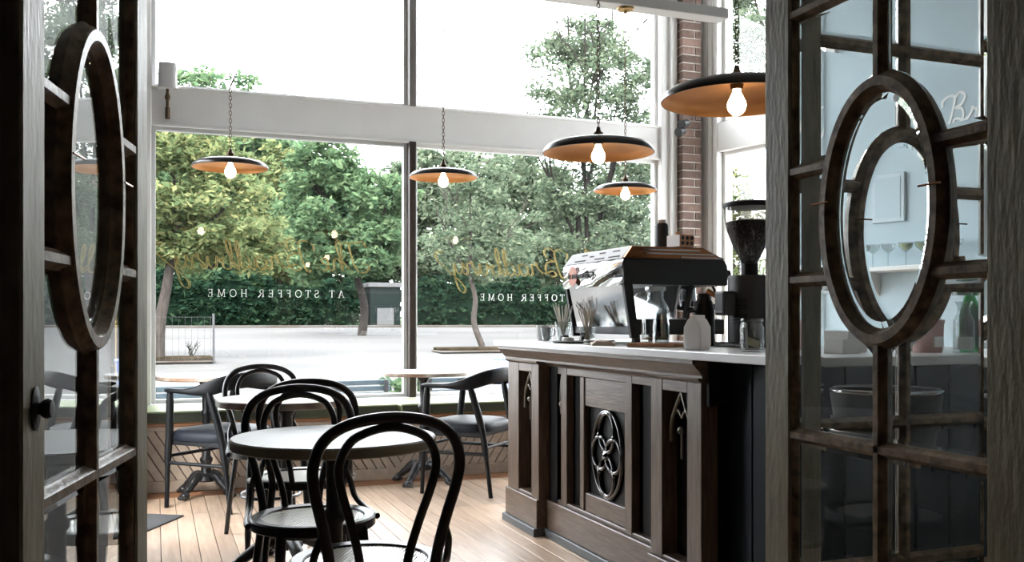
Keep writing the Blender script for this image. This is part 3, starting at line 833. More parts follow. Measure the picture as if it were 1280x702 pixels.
# pilasters: two stiles, rails, dark recess with tracery
for n_, (a, c, i0, i1) in enumerate(((P_FAR[0], P_FAR[1], 4.605, 4.793), (P_NEAR[0], P_NEAR[1], 3.052, 3.236))):
    pl = cw('pilaster', (1.915, a, 0.188), (1.965, c, 0.886), 'recess', bev=0)
    cw('stile', (FX, a, 0.188), (1.916, i0, 0.886), par=pl)
    cw('stile', (FX, i1, 0.188), (1.916, c, 0.886), par=pl)
    cw('rail', (FX+0.001, i0, 0.842), (1.916, i1, 0.886), 'counterwood_h', par=pl)
    cw('sloped_ledge', (FX+0.002, i0, 0.188), (1.916, i1, 0.202), 'counterwood_h', par=pl)
    tracery(i0, i1, 0.842, pl, 1.880)
# middle bay: slim side panels and the carved centre panel
cw('panel_back', (1.945, P_NEAR[1], 0.188), (1.965, P_FAR[0], 0.878), 'recess', bev=0)
for (a, c) in ((4.266, 4.345), (4.012+0.02, 4.09), (3.43, 3.52)):
    pass
cw('stile', (PX, 4.405, 0.188), (1.946, P_FAR[0]-0.0005, 0.878), 'recess')
cw('stile', (PX, 4.285, 0.188), (1.946, 4.355, 0.878))
cw('stile', (PX, 3.60, 0.188), (1.946, 3.665, 0.878))
cw('stile', (PX+0.012, P_NEAR[1]+0.0005, 0.188), (1.946, 3.425, 0.878), 'recess')
cw('rail', (PX+0.002, 3.425, 0.842), (1.946, 4.405, 0.878), 'counterwood_h')
cw('rail', (PX+0.002, 3.425, 0.188), (1.946, 4.405, 0.205), 'counterwood_h')
tracery(4.357, 4.403, 0.84, bar, 1.925)
# centre panel frame: upper flat board, carved opening, lower board
CY0, CY1 = 3.665, 4.15
cw('stile', (PX+0.010, CY1-0.045, 0.205), (1.946, CY1, 0.842))
cw('stile', (PX+0.010, CY0, 0.205), (1.946, CY0+0.02, 0.842))
cw('upper_board', (PX+0.016, CY0+0.02, 0.705), (1.946, CY1-0.045, 0.842), 'counterwood_h')
cw('lower_board', (PX+0.016, CY0+0.02, 0.205), (1.946, CY1-0.045, 0.290), 'counterwood_h')
yc, zc = (CY0+0.02+CY1-0.045)/2, 0.497
cv = MB()
def ellipse(a, bb, cy, cz, x, n=40, r=0.012):
    cv.tube([(x, cy+a*math.cos(2*PI*i/n), cz+bb*math.sin(2*PI*i/n)) for i in range(n)], r, 8, closed=True)
ellipse(0.150, 0.198, yc, zc, 1.938, r=0.013)
ellipse(0.075, 0.090, yc, zc+0.100, 1.934, r=0.011)
ellipse(0.075, 0.090, yc, zc-0.100, 1.934, r=0.011)
ellipse(0.078, 0.075, yc+0.068, zc, 1.934, r=0.011)
ellipse(0.078, 0.075, yc-0.068, zc, 1.934, r=0.011)
for s in (-1, 1):
    for q in (-1, 1):
        cv.ball((1.936, yc+s*0.075, zc+q*0.085), 0.017, 10)
cv.build('quatrefoil_carving', M['carve'], bar, smooth=60)
bo = MB(); q = 0.036
bo.add([(1.94, yc-q, zc-q), (1.94, yc+q, zc-q), (1.94, yc+q, zc+q), (1.94, yc-q, zc+q), (1.912, yc, zc)], [(0, 1, 4), (1, 2, 4), (2, 3, 4), (3, 0, 4), (3, 2, 1, 0)])
bo.build('centre_boss', M['carve'], bar)
# navy beadboard: short run by the oak front, then the return along the doors
def beads(axis, fixed, a, c, z0=0.0, z1=0.962):
    n_ = max(1, round((c-a)/0.15)); w = (c-a)/n_
    for i in range(n_):
        p0, p1 = a+i*w+0.003, a+(i+1)*w-0.003
        if axis == 'y': MB().box((fixed, p0, z0), (fixed+0.02, p1, z1)).build('beadboard', M['navy'], bar, bevel=0.004, bseg=2)
        else: MB().box((p0, fixed, z0), (p1, fixed+0.02, z1)).build('beadboard', M['navy'], bar, bevel=0.004, bseg=2)
beads('y', 1.955, YB0, Y0-0.005)
cw('carcass', (1.98, YB0+0.022, 0.0), (4.3, 3.05, 0.958), 'recess', bev=0)
beads('x', YB0, 1.96, 4.3)
cw('bracket', (1.86, Y0-0.03, 0.80), (1.955, Y0-0.005, 0.97), 'recess')
# worktop: one L-shaped slab
top = MB().prism([(1.77, 2.30), (4.35, 2.30), (4.35, 3.08), (2.66, 3.08), (2.66, 4.99), (1.77, 4.99)], lambda a, c, t: (a, c, t), 0.972, 1.002).build('worktop', M['slab'], bevel=0.003)
tag(top, 'white stone worktop lying on the bar', 'worktop')
ZT = 1.0025

# ------------------------------------------------------------------ espresso machine
em = thing('espresso_machine', 'polished two-group espresso machine with black side on the bar', 'coffee machine', (1.98, 3.82, ZT))
LX, LY = 0.56, 0.67
def eb(name, a, c, m, par=None, bev=0.004): return MB().box(a, c).build(name, M[m], par or em, bevel=bev, bseg=2)
# body side profile (x back to front, z)
upper = [(0.0, 0.275), (0.0, 0.385), (0.015, 0.395), (LX-0.02, 0.395), (LX, 0.37), (LX, 0.275)]
MB().prism(upper, lambda a, c, t: (a, t, c), 0.012, LY-0.012).build('boiler_housing', M['mattblack'], em, bevel=0.004)
rows_ = []
for i in range(25):
    y_ = 0.004+(LY-0.008)*i/24
    ring = []
    for j in range(13):
        z_ = 0.272+0.116*j/12
        u_ = (i/24*2) % 1.0
        bul = math.sin(PI*u_)**0.8*math.sin(PI*j/12)
        ring.append((-0.003-0.014*bul-0.004*math.sin(j*0.9+i*0.5), y_, z_))
    rows_.append(ring+[(0.004, y_, 0.388), (0.004, y_, 0.272)])
MB().loft(rows_).build('back_band', M['chrome'], em, smooth=60)
# pressed bulges on the polished band
cap = [(0.0, 0.392), (0.045, 0.448), (0.05, 0.452), (LX-0.14, 0.452), (LX-0.015, 0.398), (LX-0.02, 0.392)]
MB().prism(cap, lambda a, c, t: (a, t, c), 0.02, LY-0.004).build('top_cover', M['satin'], em, bevel=0.002)
side = [(0.006, 0.396), (0.046, 0.449), (LX-0.14, 0.449), (LX-0.02, 0.398)]
MB().prism(side, lambda a, c, t: (a, t, c), 0.004, 0.0195).build('cup_rail_end', M['copper'], em, bevel=0.002)  # painted brown for the wood and brick mirrored in its dark chrome
for z_, a, c in ((0.432, 0.10, 0.40), (0.415, 0.10, 0.48), (0.400, 0.30, 0.52)):
    MB().box((a, 0.0005, z_), (c, 0.006, z_+0.006)).build('rail_slot', M['chrome'], em)
for (t0, t1, q) in ((0.06, 0.17, 0.25), (0.22, 0.32, 0.25), (0.36, 0.40, 0.55), (0.43, 0.55, 0.25), (0.10, 0.17, 0.75), (0.25, 0.31, 0.75), (0.45, 0.51, 0.75)):
    x_ = 0.045*q; z_ = 0.392+0.056*q
    MB().box((x_-0.003, t0, z_-0.003), (x_+0.001, t1, z_+0.003)).build('vent_slot', M['black'], em)
# lower back panel leans in towards the bottom
lo = [(0.012, 0.274), (0.055, 0.055), (0.060, 0.055), (0.018, 0.274)]
MB().prism(lo, lambda a, c, t: (a, t, c), 0.03, LY-0.035).build('back_panel', M['chrome'], em)
MB().prism([(0.004, 0.275), (0.045, 0.03), (0.085, 0.03), (0.05, 0.275)], lambda a, c, t: (a, t, c), 0.006, 0.03).build('side_frame', M['mattblack'], em, bevel=0.002)
MB().prism([(0.004, 0.275), (0.045, 0.03), (0.085, 0.03), (0.05, 0.275)], lambda a, c, t: (a, t, c), LY-0.03, LY-0.006).build('side_frame', M['mattblack'], em, bevel=0.002)
MB().prism([(0.36, 0.275), (0.37, 0.275), (0.33, 0.12), (0.32, 0.12)], lambda a, c, t: (a, t, c), 0.006, 0.03).build('side_frame', M['mattblack'], em)
eb('drip_tray', (0.05, 0.01, 0.045), (LX-0.02, LY-0.01, 0.115), 'mattblack')
eb('tray_grill', (0.30, 0.03, 0.115), (LX-0.03, LY-0.03, 0.120), 'steel')
MB().prism([(0.31, 0.274), (0.32, 0.274), (0.29, 0.12), (0.28, 0.12)], lambda a, c, t: (a, t, c), 0.04, LY-0.04).build('splash_panel', M['chrome'], em)
for (x_, y_) in ((0.09, 0.05), (0.09, LY-0.05), (LX-0.07, 0.05), (LX-0.07, LY-0.05)):
    MB().cyl((x_, y_, 0), (x_, y_, 0.05), 0.022, 0.018, 14).build('foot', M['rubber'], em, smooth=40)
for y_ in (0.16, 0.46):
    g = MB().cyl((0.43, y_, 0.276), (0.43, y_, 0.205), 0.038, 0.042, 20).build('group_head', M['chrome'], em, smooth=40)
    MB().cyl((0.43, y_, 0.204), (0.43, y_, 0.178), 0.040, 0.036, 20).build('portafilter', M['chrome'], g, smooth=40)
    MB().tube([(0.465, y_-0.01, 0.192), (0.53, y_-0.03, 0.182), (0.63, y_-0.05, 0.160)], [0.009, 0.014, 0.017], 10).build('portafilter_handle', M['blackplastic'], g, smooth=50)
MB().tube(catmull([(0.50, 0.05, 0.272), (0.50, 0.03, 0.245), (0.47, 0.02, 0.225), (0.45, 0.02, 0.14)], 5), 0.006, 8).build('steam_wand', M['chrome'], em, smooth=60)
kn = MB().cyl((LX, 0.06, 0.33), (LX+0.035, 0.06, 0.33), 0.026, 0.024, 18).build('steam_knob', M['blackplastic'], em, smooth=40)
lt = join_text('la marzocco', 0.050, 0.0015)
lt.materials.append(M['black'])
lo_ = link('brand_lettering', lt, em)
lo_.location = (-0.024, 0.44, 0.318); lo_.rotation_euler = (PI/2, 0, -PI/2)
st = MB().lathe([(0.0001, -0.001), (0.050, -0.001), (0.050, 0.001), (0.0001, 0.001)], 28).build('copper_reflection', M['orange'], em)  # orange disc painted for the pendant's copper mirrored in the band
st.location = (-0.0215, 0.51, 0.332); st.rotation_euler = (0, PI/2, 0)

# bottle and patterned box on top of the machine
ZM = ZT+0.452
bt = thing('syrup_bottle', 'dark bottle with pale cap standing on the coffee machine', 'bottle', (2.25, 3.95, ZM+0.001))
MB().lathe([(0.0001, 0), (0.031, 0), (0.032, 0.004), (0.032, 0.105), (0.026, 0.118), (0.0001, 0.119)], 20).build('body', M['mattblack'], bt, smooth=40)
MB().lathe([(0.0001, 0.119), (0.020, 0.119), (0.019, 0.135), (0.0001, 0.136)], 16).build('cap', M['napkin'], bt, smooth=40)
bx = thing('card_box', 'small spotted orange card box on the coffee machine', 'box', (2.30, 3.86, ZM+0.001), 0.2)
MB().box((-0.045, -0.045, 0), (0.045, 0.045, 0.055)).build('carton', M['terracotta'], bx, bevel=0.002)
for i in range(3):
    for j in range(2):
        d_ = MB().lathe([(0.0001, -0.0006), (0.009, -0.0006), (0.009, 0.0006), (0.0001, 0.0006)], 12).build('spot', M['mattblack'], bx)
        d_.location = (-0.028+0.028*i, -0.0455, 0.016+0.024*j); d_.rotation_euler = (PI/2, 0, 0)
MB().box((-0.0465, -0.044, 0.001), (-0.0455, 0.044, 0.054)).build('side_label', M['paper'], bx)
MB().ball((-0.02, 0.0, 0.062), 0.012, 8).build('bow', M['terracotta'], bx, smooth=60)

# ------------------------------------------------------------------ grinder
gr = thing('coffee_grinder', 'tall black coffee grinder with bean hopper on the bar', 'grinder', (2.30, 3.31, ZT))
MB().box((-0.10, -0.12, 0.0), (0.11, 0.12, 0.02)).build('base_plate', M['mattblack'], gr, bevel=0.005)
MB().lathe([(0.0001, 0.02), (0.088, 0.02), (0.090, 0.03), (0.090, 0.285), (0.086, 0.295), (0.0001, 0.297)], 28).build('body', M['mattblack'], gr, smooth=40)
for i in range(9):
    z_ = 0.10+0.012*i
    MB().tube([(-0.0915*math.cos(a), -0.0915*math.sin(a), z_) for a in [0.15+0.09*k for k in range(9)]], 0.0022, 5).build('cooling_rib', M['blackplastic'], gr)
MB().cyl((0, 0, 0.296), (0, 0, 0.345), 0.034, 0.034, 20).build('collar', M['blackplastic'], gr, smooth=40)
hp_prof = [(0.032, 0.345), (0.040, 0.360), (0.070, 0.420), (0.094, 0.480), (0.103, 0.530), (0.105, 0.575)]
MB().loft([[(r*math.cos(2*PI*k/32), r*math.sin(2*PI*k/32), z) for k in range(32)] for r, z in hp_prof], False, False).build('hopper', M['smoke'], gr, smooth=60)
MB().lathe([(0.0001, 0.346), (0.030, 0.347), (0.038, 0.362), (0.068, 0.421), (0.092, 0.480), (0.099, 0.515), (0.07, 0.523), (0.0001, 0.527)], 28).build('coffee_beans', M['beans'], gr, smooth=50)
MB().lathe([(0.0001, 0.575), (0.107, 0.575), (0.110, 0.580), (0.110, 0.592), (0.100, 0.598), (0.0001, 0.600)], 32).build('lid', M['blackplastic'], gr, smooth=40)
MB().box((-0.15, -0.035, 0.13), (-0.085, 0.035, 0.23)).build('dosing_chamber', M['mattblack'], gr, bevel=0.01, bseg=2)
MB().tube([(-0.10, 0.06, 0.20), (-0.15, 0.09, 0.235)], [0.010, 0.012], 10).build('lever', M['copper'], gr, smooth=50)

# knock-out tamp stand in front of the grinder, leaning black portafilter rest
ts = thing('milk_thermos', 'slim dark insulated jug standing between machine and grinder', 'jug', (2.20, 3.50, ZT))
MB().lathe([(0.0001, 0), (0.042, 0), (0.045, 0.01), (0.045, 0.15), (0.036, 0.19), (0.026, 0.205), (0.026, 0.225), (0.0001, 0.228)], 22).build('body', M['blackplastic'], ts, smooth=40)
MB().tube(catmull([(-0.044, 0, 0.15), (-0.075, 0, 0.14), (-0.078, 0, 0.07), (-0.045, 0, 0.04)], 5), 0.006, 8).build('handle', M['blackplastic'], ts, smooth=60)

# ------------------------------------------------------------------ small things on the worktop
def glass_cup(name, label, cat, loc, r0, r1, h, m='glassware', group=None, wall=0.003, base=0.006):
    t = thing(name, label, cat, loc, 0, group)
    MB().lathe([(0.0001, 0), (r0, 0), (r1, h), (r1-wall, h), (r0-wall, base), (0.0001, base)], 24).build('bowl', M[m], t, smooth=40)
    return t
mg = thing('mug', 'grey stoneware mug at the far bar end', 'mug', (2.02, 4.86, ZT))
MB().lathe([(0.0001, 0), (0.030, 0), (0.038, 0.01), (0.041, 0.085), (0.038, 0.085), (0.034, 0.012), (0.0001, 0.010)], 24).build('cup', M['greyceramic'], mg, smooth=40)
MB().tube(catmull([(0.039, 0, 0.07), (0.066, 0, 0.065), (0.064, 0, 0.03), (0.038, 0, 0.02)], 5), 0.005, 8).build('handle', M['greyceramic'], mg, smooth=60)
glass_cup('drinking_glass', 'short clear glass beside the grey mug', 'glass', (1.88, 4.47, ZT), 0.024, 0.036, 0.075)
sg = glass_cup('straw_glass', 'clear glass holding pale paper straws', 'glass', (1.945, 4.415, ZT), 0.030, 0.044, 0.105)
tr = thing('tray', 'dark slate tray with spice pots on the worktop', 'tray', (1.895, 4.20, ZT))
MB().lathe([(0.0001, 0), (0.10, 0), (0.115, 0.010), (0.112, 0.012), (0.098, 0.004), (0.0001, 0.004)], 32, sx=0.75, sy=1.35).build('dish', M['slate'], tr, smooth=40)
ss = glass_cup('stirrer_glass', 'clear glass holding flat wooden stirrers', 'glass', (1.95, 4.14, ZT+0.0045), 0.032, 0.040, 0.075)
def sticks(parent_loc, n, hgt, spread, m, name, label, group, flat):
    for i in range(n):
        a = 2*PI*i/n + rng.uniform(-0.3, 0.3); r0 = rng.uniform(0.004, 0.014); r1 = rng.uniform(0.4, 1.0)*spread
        p0 = Vector((r0*math.cos(a+2.2), r0*math.sin(a+2.2), 0.009+0.0005*i)); p1 = Vector((r1*math.cos(a), r1*math.sin(a), hgt*rng.uniform(0.88, 1.0)))
        k = MB()
        if flat:
            d = (p1-p0).normalized(); sd_ = d.cross(Vector((math.cos(a), math.sin(a), 0.1))).normalized()*0.0032; th = d.cross(sd_).normalized()*0.0008
            k.loft([[p+sd_+th, p-sd_+th, p-sd_-th, p+sd_-th] for p in (p0, p1)])
        else:
            k.tube([p0, p1], 0.0026, 8)
        o = k.build(name, M[m], None, smooth=None if flat else 60)
        o.location = parent_loc
        tag(o, label, 'straw' if not flat else 'stirrer', group)
sticks((1.945, 4.415, ZT), 16, 0.20, 0.062, 'straw', 'paper_straw', 'pale paper straw standing in the straw glass', 'paper straws in their glass', False)
sticks((1.95, 4.14, ZT+0.0045), 16, 0.17, 0.050, 'stirrer', 'wooden_stirrer', 'flat wooden stirrer standing in the stirrer glass', 'wooden stirrers in their glass', True)
pots = [(1.885, 4.285), (1.88, 4.245), (1.865, 4.18)]
for i, (x_, y_) in enumerate(pots):
    p = thing('spice_pot', ['small grey lidded pot on the slate tray next to the straws', 'small dark lidded pot in the middle of the slate tray', 'low white dish on the slate tray'][i], 'pot', (x_, y_, ZT+0.0045))
    h_ = (0.026, 0.03, 0.02)[i]; r_ = (0.017, 0.018, 0.03)[i]
    MB().lathe([(0.0001, 0), (r_*0.85, 0), (r_, 0.004), (r_, h_), (0.0001, h_)], 18).build('body', M[('greyceramic', 'slate', 'ceramic')[i]], p, smooth=40)
    MB().lathe([(0.0001, h_), (r_*0.9, h_), (r_*0.8, h_+0.004), (0.0001, h_+0.005)], 18).build('lid', M[('slate', 'slate', 'ceramic')[i]], p, smooth=40)
for i in range(3):
    pl = MB().lathe([(0.0001, 0.0), (0.045, 0.0), (0.075, 0.007), (0.074, 0.009), (0.045, 0.003), (0.0001, 0.003)], 28).build('saucer', M[('ceramic', 'slate', 'ceramic')[i]], smooth=40)
    pl.location = (1.885, 3.87, ZT+0.0065*i)
    tag(pl, ['white saucer at the bottom of the small stack by the machine', 'dark saucer in the middle of the small stack by the machine', 'white saucer on top of the small stack by the machine'][i], 'saucer', 'saucers by the machine')
nk = MB()
NX = 9
rings = []
for i in range(NX):
    x_ = -0.06+0.12*i/(NX-1)
    rings.append([(x_, y_, 0.006+0.010*math.sin(1.3*i+2*y_*30)**2+0.012*(1-abs(y_)/0.05)) for y_ in (-0.05, -0.03, -0.01, 0.01, 0.03, 0.05)] + [(x_, y_, 0.0) for y_ in (0.05, 0.03, 0.01, -0.01, -0.03, -0.05)])
nk = nk.loft(rings).build('napkin', M['napkin'], smooth=60)
nk.location = (1.845, 3.76, ZT); nk.rotation_euler.z = 1.2
tag(nk, 'crumpled linen napkin on the worktop edge by the machine', 'napkin')
# serving board with jug and tumblers
bd = MB().box((-0.135, -0.10, 0.0), (0.135, 0.10, 0.016)).build('serving_board', M['oakboard'], bevel=0.003, bseg=2)
bd.location = (2.00, 3.53, ZT); bd.rotation_euler.z = 0.78
tag(bd, 'square oak serving board under the glass jug', 'board')
ZBd = ZT+0.0165
jg = thing('glass_jug', 'clear swing-top glass jug on the oak board', 'jug', (2.02, 3.60, ZBd))
MB().lathe([(0.0001, 0), (0.056, 0), (0.060, 0.008), (0.061, 0.125), (0.052, 0.160), (0.036, 0.185), (0.034, 0.215), (0.041, 0.222), (0.041, 0.240), (0.036, 0.241), (0.031, 0.215), (0.033, 0.186), (0.049, 0.158), (0.057, 0.122), (0.056, 0.01), (0.0001, 0.008)], 30).build('bottle', M['glassware'], jg, smooth=40)
MB().tube(catmull([(-0.030, 0.025, 0.21), (-0.065, 0.04, 0.205), (-0.072, 0.043, 0.17), (-0.045, 0.027, 0.155)], 6), 0.006, 8).build('handle', M['glassware'], jg, smooth=60)
MB().lathe([(0.043, 0.222), (0.045, 0.226), (0.045, 0.234), (0.043, 0.238)], 26).build('neck_wire', M['steel'], jg, smooth=40)
MB().lathe([(0.0001, 0.009), (0.055, 0.011), (0.055, 0.020), (0.0001, 0.020)], 26).build('cold_brew', M['oakboard'], jg, smooth=40)
tz = ZBd
for i in range(3):
    tb_ = MB().lathe([(0.0001, 0.0), (0.025, 0.0), (0.027, 0.004), (0.032, 0.040), (0.0345, 0.044), (0.036, 0.070), (0.0335, 0.070), (0.032, 0.046), (0.0295, 0.042), (0.024, 0.006), (0.0001, 0.006)][::1], 22).build('tumbler', M['glassware'], smooth=40)
    tb_.rotation_euler.x = PI
    tb_.location = (1.965, 3.455, tz+0.070+0.0265*i)
    tag(tb_, ['bottom upturned tumbler of the stack on the oak board', 'middle upturned tumbler of the stack on the oak board', 'top upturned tumbler of the stack on the oak board'][i], 'glass', 'upturned tumblers on the board')
# paper coffee bag
bag = thing('coffee_bag', 'white paper coffee bag with folded top on the worktop', 'bag', (1.895, 3.06, ZT), 0.55)
MB().loft([[(-0.040, -0.032, 0), (0.040, -0.032, 0), (0.040, 0.032, 0), (-0.040, 0.032, 0)],
           [(-0.044, -0.036, 0.02), (0.044, -0.036, 0.02), (0.044, 0.036, 0.02), (-0.044, 0.036, 0.02)],
           [(-0.044, -0.035, 0.085), (0.044, -0.035, 0.085), (0.044, 0.035, 0.085), (-0.044, 0.035, 0.085)],
           [(-0.043, -0.020, 0.112), (0.043, -0.020, 0.112), (0.043, 0.020, 0.112), (-0.043, 0.020, 0.112)],
           [(-0.042, -0.009, 0.122), (0.042, -0.009, 0.122), (0.042, 0.008, 0.122), (-0.042, 0.008, 0.122)]]).build('sack', M['paper'], bag, bevel=0.004, bseg=2)
MB().box((-0.042, -0.012, 0.116), (0.042, 0.010, 0.130)).build('folded_top', M['paper'], bag, bevel=0.004, bseg=2)
# clip jar with card
cj = thing('clip_jar', 'clear clip-top glass jar holding a tip card', 'jar', (1.955, 2.80, ZT))
MB().lathe([(0.0001, 0), (0.038, 0), (0.042, 0.006), (0.042, 0.085), (0.035, 0.095), (0.035, 0.104), (0.032, 0.104), (0.032, 0.094), (0.039, 0.083), (0.039, 0.008), (0.0001, 0.006)], 26).build('body', M['glassware'], cj, smooth=40)
MB().lathe([(0.0001, 0.106), (0.038, 0.106), (0.040, 0.110), (0.038, 0.117), (0.0001, 0.118)], 26).build('lid', M['glassware'], cj, smooth=40)
MB().tube(catmull([(-0.036, 0.0, 0.10), (-0.052, -0.01, 0.095), (-0.054, -0.012, 0.06), (-0.043, -0.01, 0.055)], 5), 0.0022, 6).build('wire_clip', M['steel'], cj, smooth=60)
cdm = MB().box((-0.024, -0.001, -0.013), (0.024, 0.001, 0.013)).build('card', M['tan'], cj)
cdm.location = (0.004, 0.0, 0.032); cdm.rotation_euler = (0.2, 0.35, -0.45)
MB().tube([(-0.020, 0.0, 0.01), (-0.025, 0.0, 0.10)], 0.0045, 8).build('candle_stick', M['ceramic'], cj, smooth=60)

# ------------------------------------------------------------------ things on the return of the bar, seen through the doors
gbt = thing('green_bottle', 'tall green glass bottle on the bar return behind the doors', 'bottle', (2.69, 2.55, ZT))
MB().lathe([(0.0001, 0), (0.032, 0), (0.034, 0.006), (0.034, 0.13), (0.026, 0.17), (0.014, 0.205), (0.013, 0.27), (0.016, 0.272), (0.016, 0.285), (0.011, 0.285), (0.010, 0.2), (0.030, 0.13), (0.030, 0.01), (0.0001, 0.008)], 24).build('body', M['greenglass'], gbt, smooth=40)
for i, (x_, y_, h_, r_, lab) in enumerate(((2.61, 2.50, 0.175, 0.034, 'clear carafe between the pink tub and the green bottle'), (2.80, 2.62, 0.165, 0.038, 'clear carafe on the far side of the green bottle'), (2.66, 2.68, 0.16, 0.03, 'clear carafe behind the green bottle'))):
    t = thing('carafe', lab, 'carafe', (x_, y_, ZT), 0, 'clear carafes on the bar return')
    MB().lathe([(0.0001, 0), (r_, 0), (r_*1.03, 0.006), (r_, h_*0.62), (r_*0.62, h_*0.78), (r_*0.62, h_*0.9), (r_*0.85, h_), (r_*0.78, h_), (r_*0.55, h_*0.88), (r_*0.55, h_*0.77), (r_*0.9, h_*0.6), (r_*0.92, 0.01), (0.0001, 0.008)], 22).build('vessel', M['glassware'], t, smooth=40)
    MB().lathe([(0.0001, 0.008), (r_*0.9, 0.01), (r_*0.89, h_*0.3), (0.0001, h_*0.3)], 20).build('lower_label', M['ceramic'], t, smooth=40)
for i, (x_, y_, lab) in enumerate(((2.47, 2.52, 'pink tub with white label beside the clear carafe'), (2.56, 2.66, 'pink tub behind the first pink one'))):
    t = thing('pink_tub', lab, 'tub', (x_, y_, ZT), 0, 'pink tubs on the bar return')
    MB().lathe([(0.0001, 0), (0.046, 0), (0.052, 0.10), (0.0001, 0.10)], 26).build('pot', M['pink'], t, smooth=40)
    MB().lathe([(0.0001, 0.10), (0.054, 0.10), (0.054, 0.112), (0.0001, 0.114)], 26).build('lid', M['pink'], t, smooth=40)
    MB().box((-0.018, -0.0525, 0.02), (0.018, -0.046, 0.055)).build('label_patch', M['ceramic'], t)
for i, (x_, y_, w_, h_, lab) in enumerate(((2.13, 2.56, 0.05, 0.045, 'low white pastry box on the bar return corner'), (2.24, 2.66, 0.06, 0.07, 'taller white pastry box behind the low one'))):
    t = thing('pastry_box', lab, 'box', (x_, y_, ZT), 0.3)
    MB().prism([(-w_, 0), (w_, 0), (w_, h_*0.6), (-w_*0.4, h_), (-w_, h_)], lambda a, c, t_: (a, t_, c), -0.05, 0.05).build('carton', M['paper'], t, bevel=0.002)
    MB().box((-w_*0.98, -0.052, h_), (-w_*0.4, 0.052, h_+0.004)).build('lid_flap', M['paper'], t)

# bar stool drawn up under the overhang
bs = thing('bar_stool', 'black bucket seat bar stool with chrome rim and post', 'bar stool', (2.03, 2.235, 0))
MB().lathe([(0.0001, 0), (0.17, 0), (0.175, 0.008), (0.12, 0.02), (0.04, 0.035), (0.0001, 0.036)], 32).build('base', M['chrome'], bs, smooth=40)
MB().cyl((0, 0, 0.03), (0, 0, 0.70), 0.022, 0.018, 18).build('post', M['chrome'], bs, smooth=40)
MB().tube([(0.11*math.cos(2*PI*k/32), 0.11*math.sin(2*PI*k/32), 0.30) for k in range(32)], 0.008, 8, closed=True).build('foot_ring', M['chrome'], bs, smooth=60)
MB().tube([(-0.11, 0, 0.30), (0.11, 0, 0.30)], 0.007, 8).tube([(0, -0.11, 0.30), (0, 0.11, 0.30)], 0.007, 8).build('foot_ring_spoke', M['chrome'], bs, smooth=60)
MB().lathe([(0.0001, 0.70), (0.10, 0.705), (0.135, 0.74), (0.158, 0.90), (0.150, 0.90), (0.128, 0.76), (0.0001, 0.755)], 32).build('bucket_seat', M['blackplastic'], bs, smooth=45)
MB().tube([(0.155*math.cos(2*PI*k/40), 0.155*math.sin(2*PI*k/40), 0.905) for k in range(40)], 0.007, 8, closed=True).build('rim', M['chrome'], bs, smooth=60)

# ------------------------------------------------------------------ shelf of glasses and the lettering on the blue wall
def sidepos(t, out, z):
    return (SO[0]+0.222*t-0.975*out, SO[1]-0.975*t-0.222*out, z)
sh = thing('wall_shelf', 'white shelf of coupe glasses on the pale blue wall', 'shelf', sidepos(1.50, 0, 1.48), SANG)
MB().box((0, -0.22, -0.03), (1.3, 0, 0.0)).build('board', M['white'], sh, bevel=0.003)
for x_ in (0.15, 1.15):
    MB().prism([(0, -0.03), (-0.16, -0.03), (0, -0.20)], lambda a, c, t: (t, a, c), x_-0.012, x_+0.012).build('bracket', M['white'], sh)
cp = None
for i, (t_, o_, fill) in enumerate(((1.60, 0.10, 0), (1.70, 0.13, 0), (1.80, 0.10, 0), (1.95, 0.12, 1), (2.055, 0.10, 1), (2.165, 0.12, 1), (2.29, 0.10, 0))):
    c = thing('coupe_glass', 'coupe glass of pale green drink on the white shelf' if fill else 'empty clear coupe glass on the white shelf', 'glass', sidepos(t_, o_, 1.4805), 0, 'green coupe drinks on the shelf' if fill else 'empty coupe glasses on the shelf')
    MB().lathe([(0.0001, 0), (0.034, 0), (0.033, 0.003), (0.005, 0.008), (0.004, 0.09), (0.012, 0.10), (0.040, 0.125), (0.050, 0.160), (0.048, 0.160), (0.038, 0.127), (0.010, 0.104), (0.0001, 0.102)], 22).build('stemware', M['glassware'], c, smooth=40)
    if fill:
        MB().lathe([(0.0001, 0.105), (0.010, 0.106), (0.036, 0.129), (0.044, 0.152), (0.0001, 0.152)], 20).build('drink', M['lime'], c, smooth=40)
M['paleblue'] = mat('pale_grey_blue_reflection', (0.52, 0.60, 0.66), 0.6)
pf = thing('reflection_panel', 'pale bordered panel painted for a reflection on the blue wall above the glasses', 'painted reflection', sidepos(1.74, 0, 1.80), SANG)
MB().box((-0.13, -0.02, 0), (0.13, 0, 0.34)).build('frame', M['paleblue'], pf, bevel=0.004)  # bordered panel put in for a reflection; no picture hangs here
MB().box((-0.10, -0.023, 0.03), (0.10, -0.0195, 0.31)).build('print', M['bluewall'], pf)

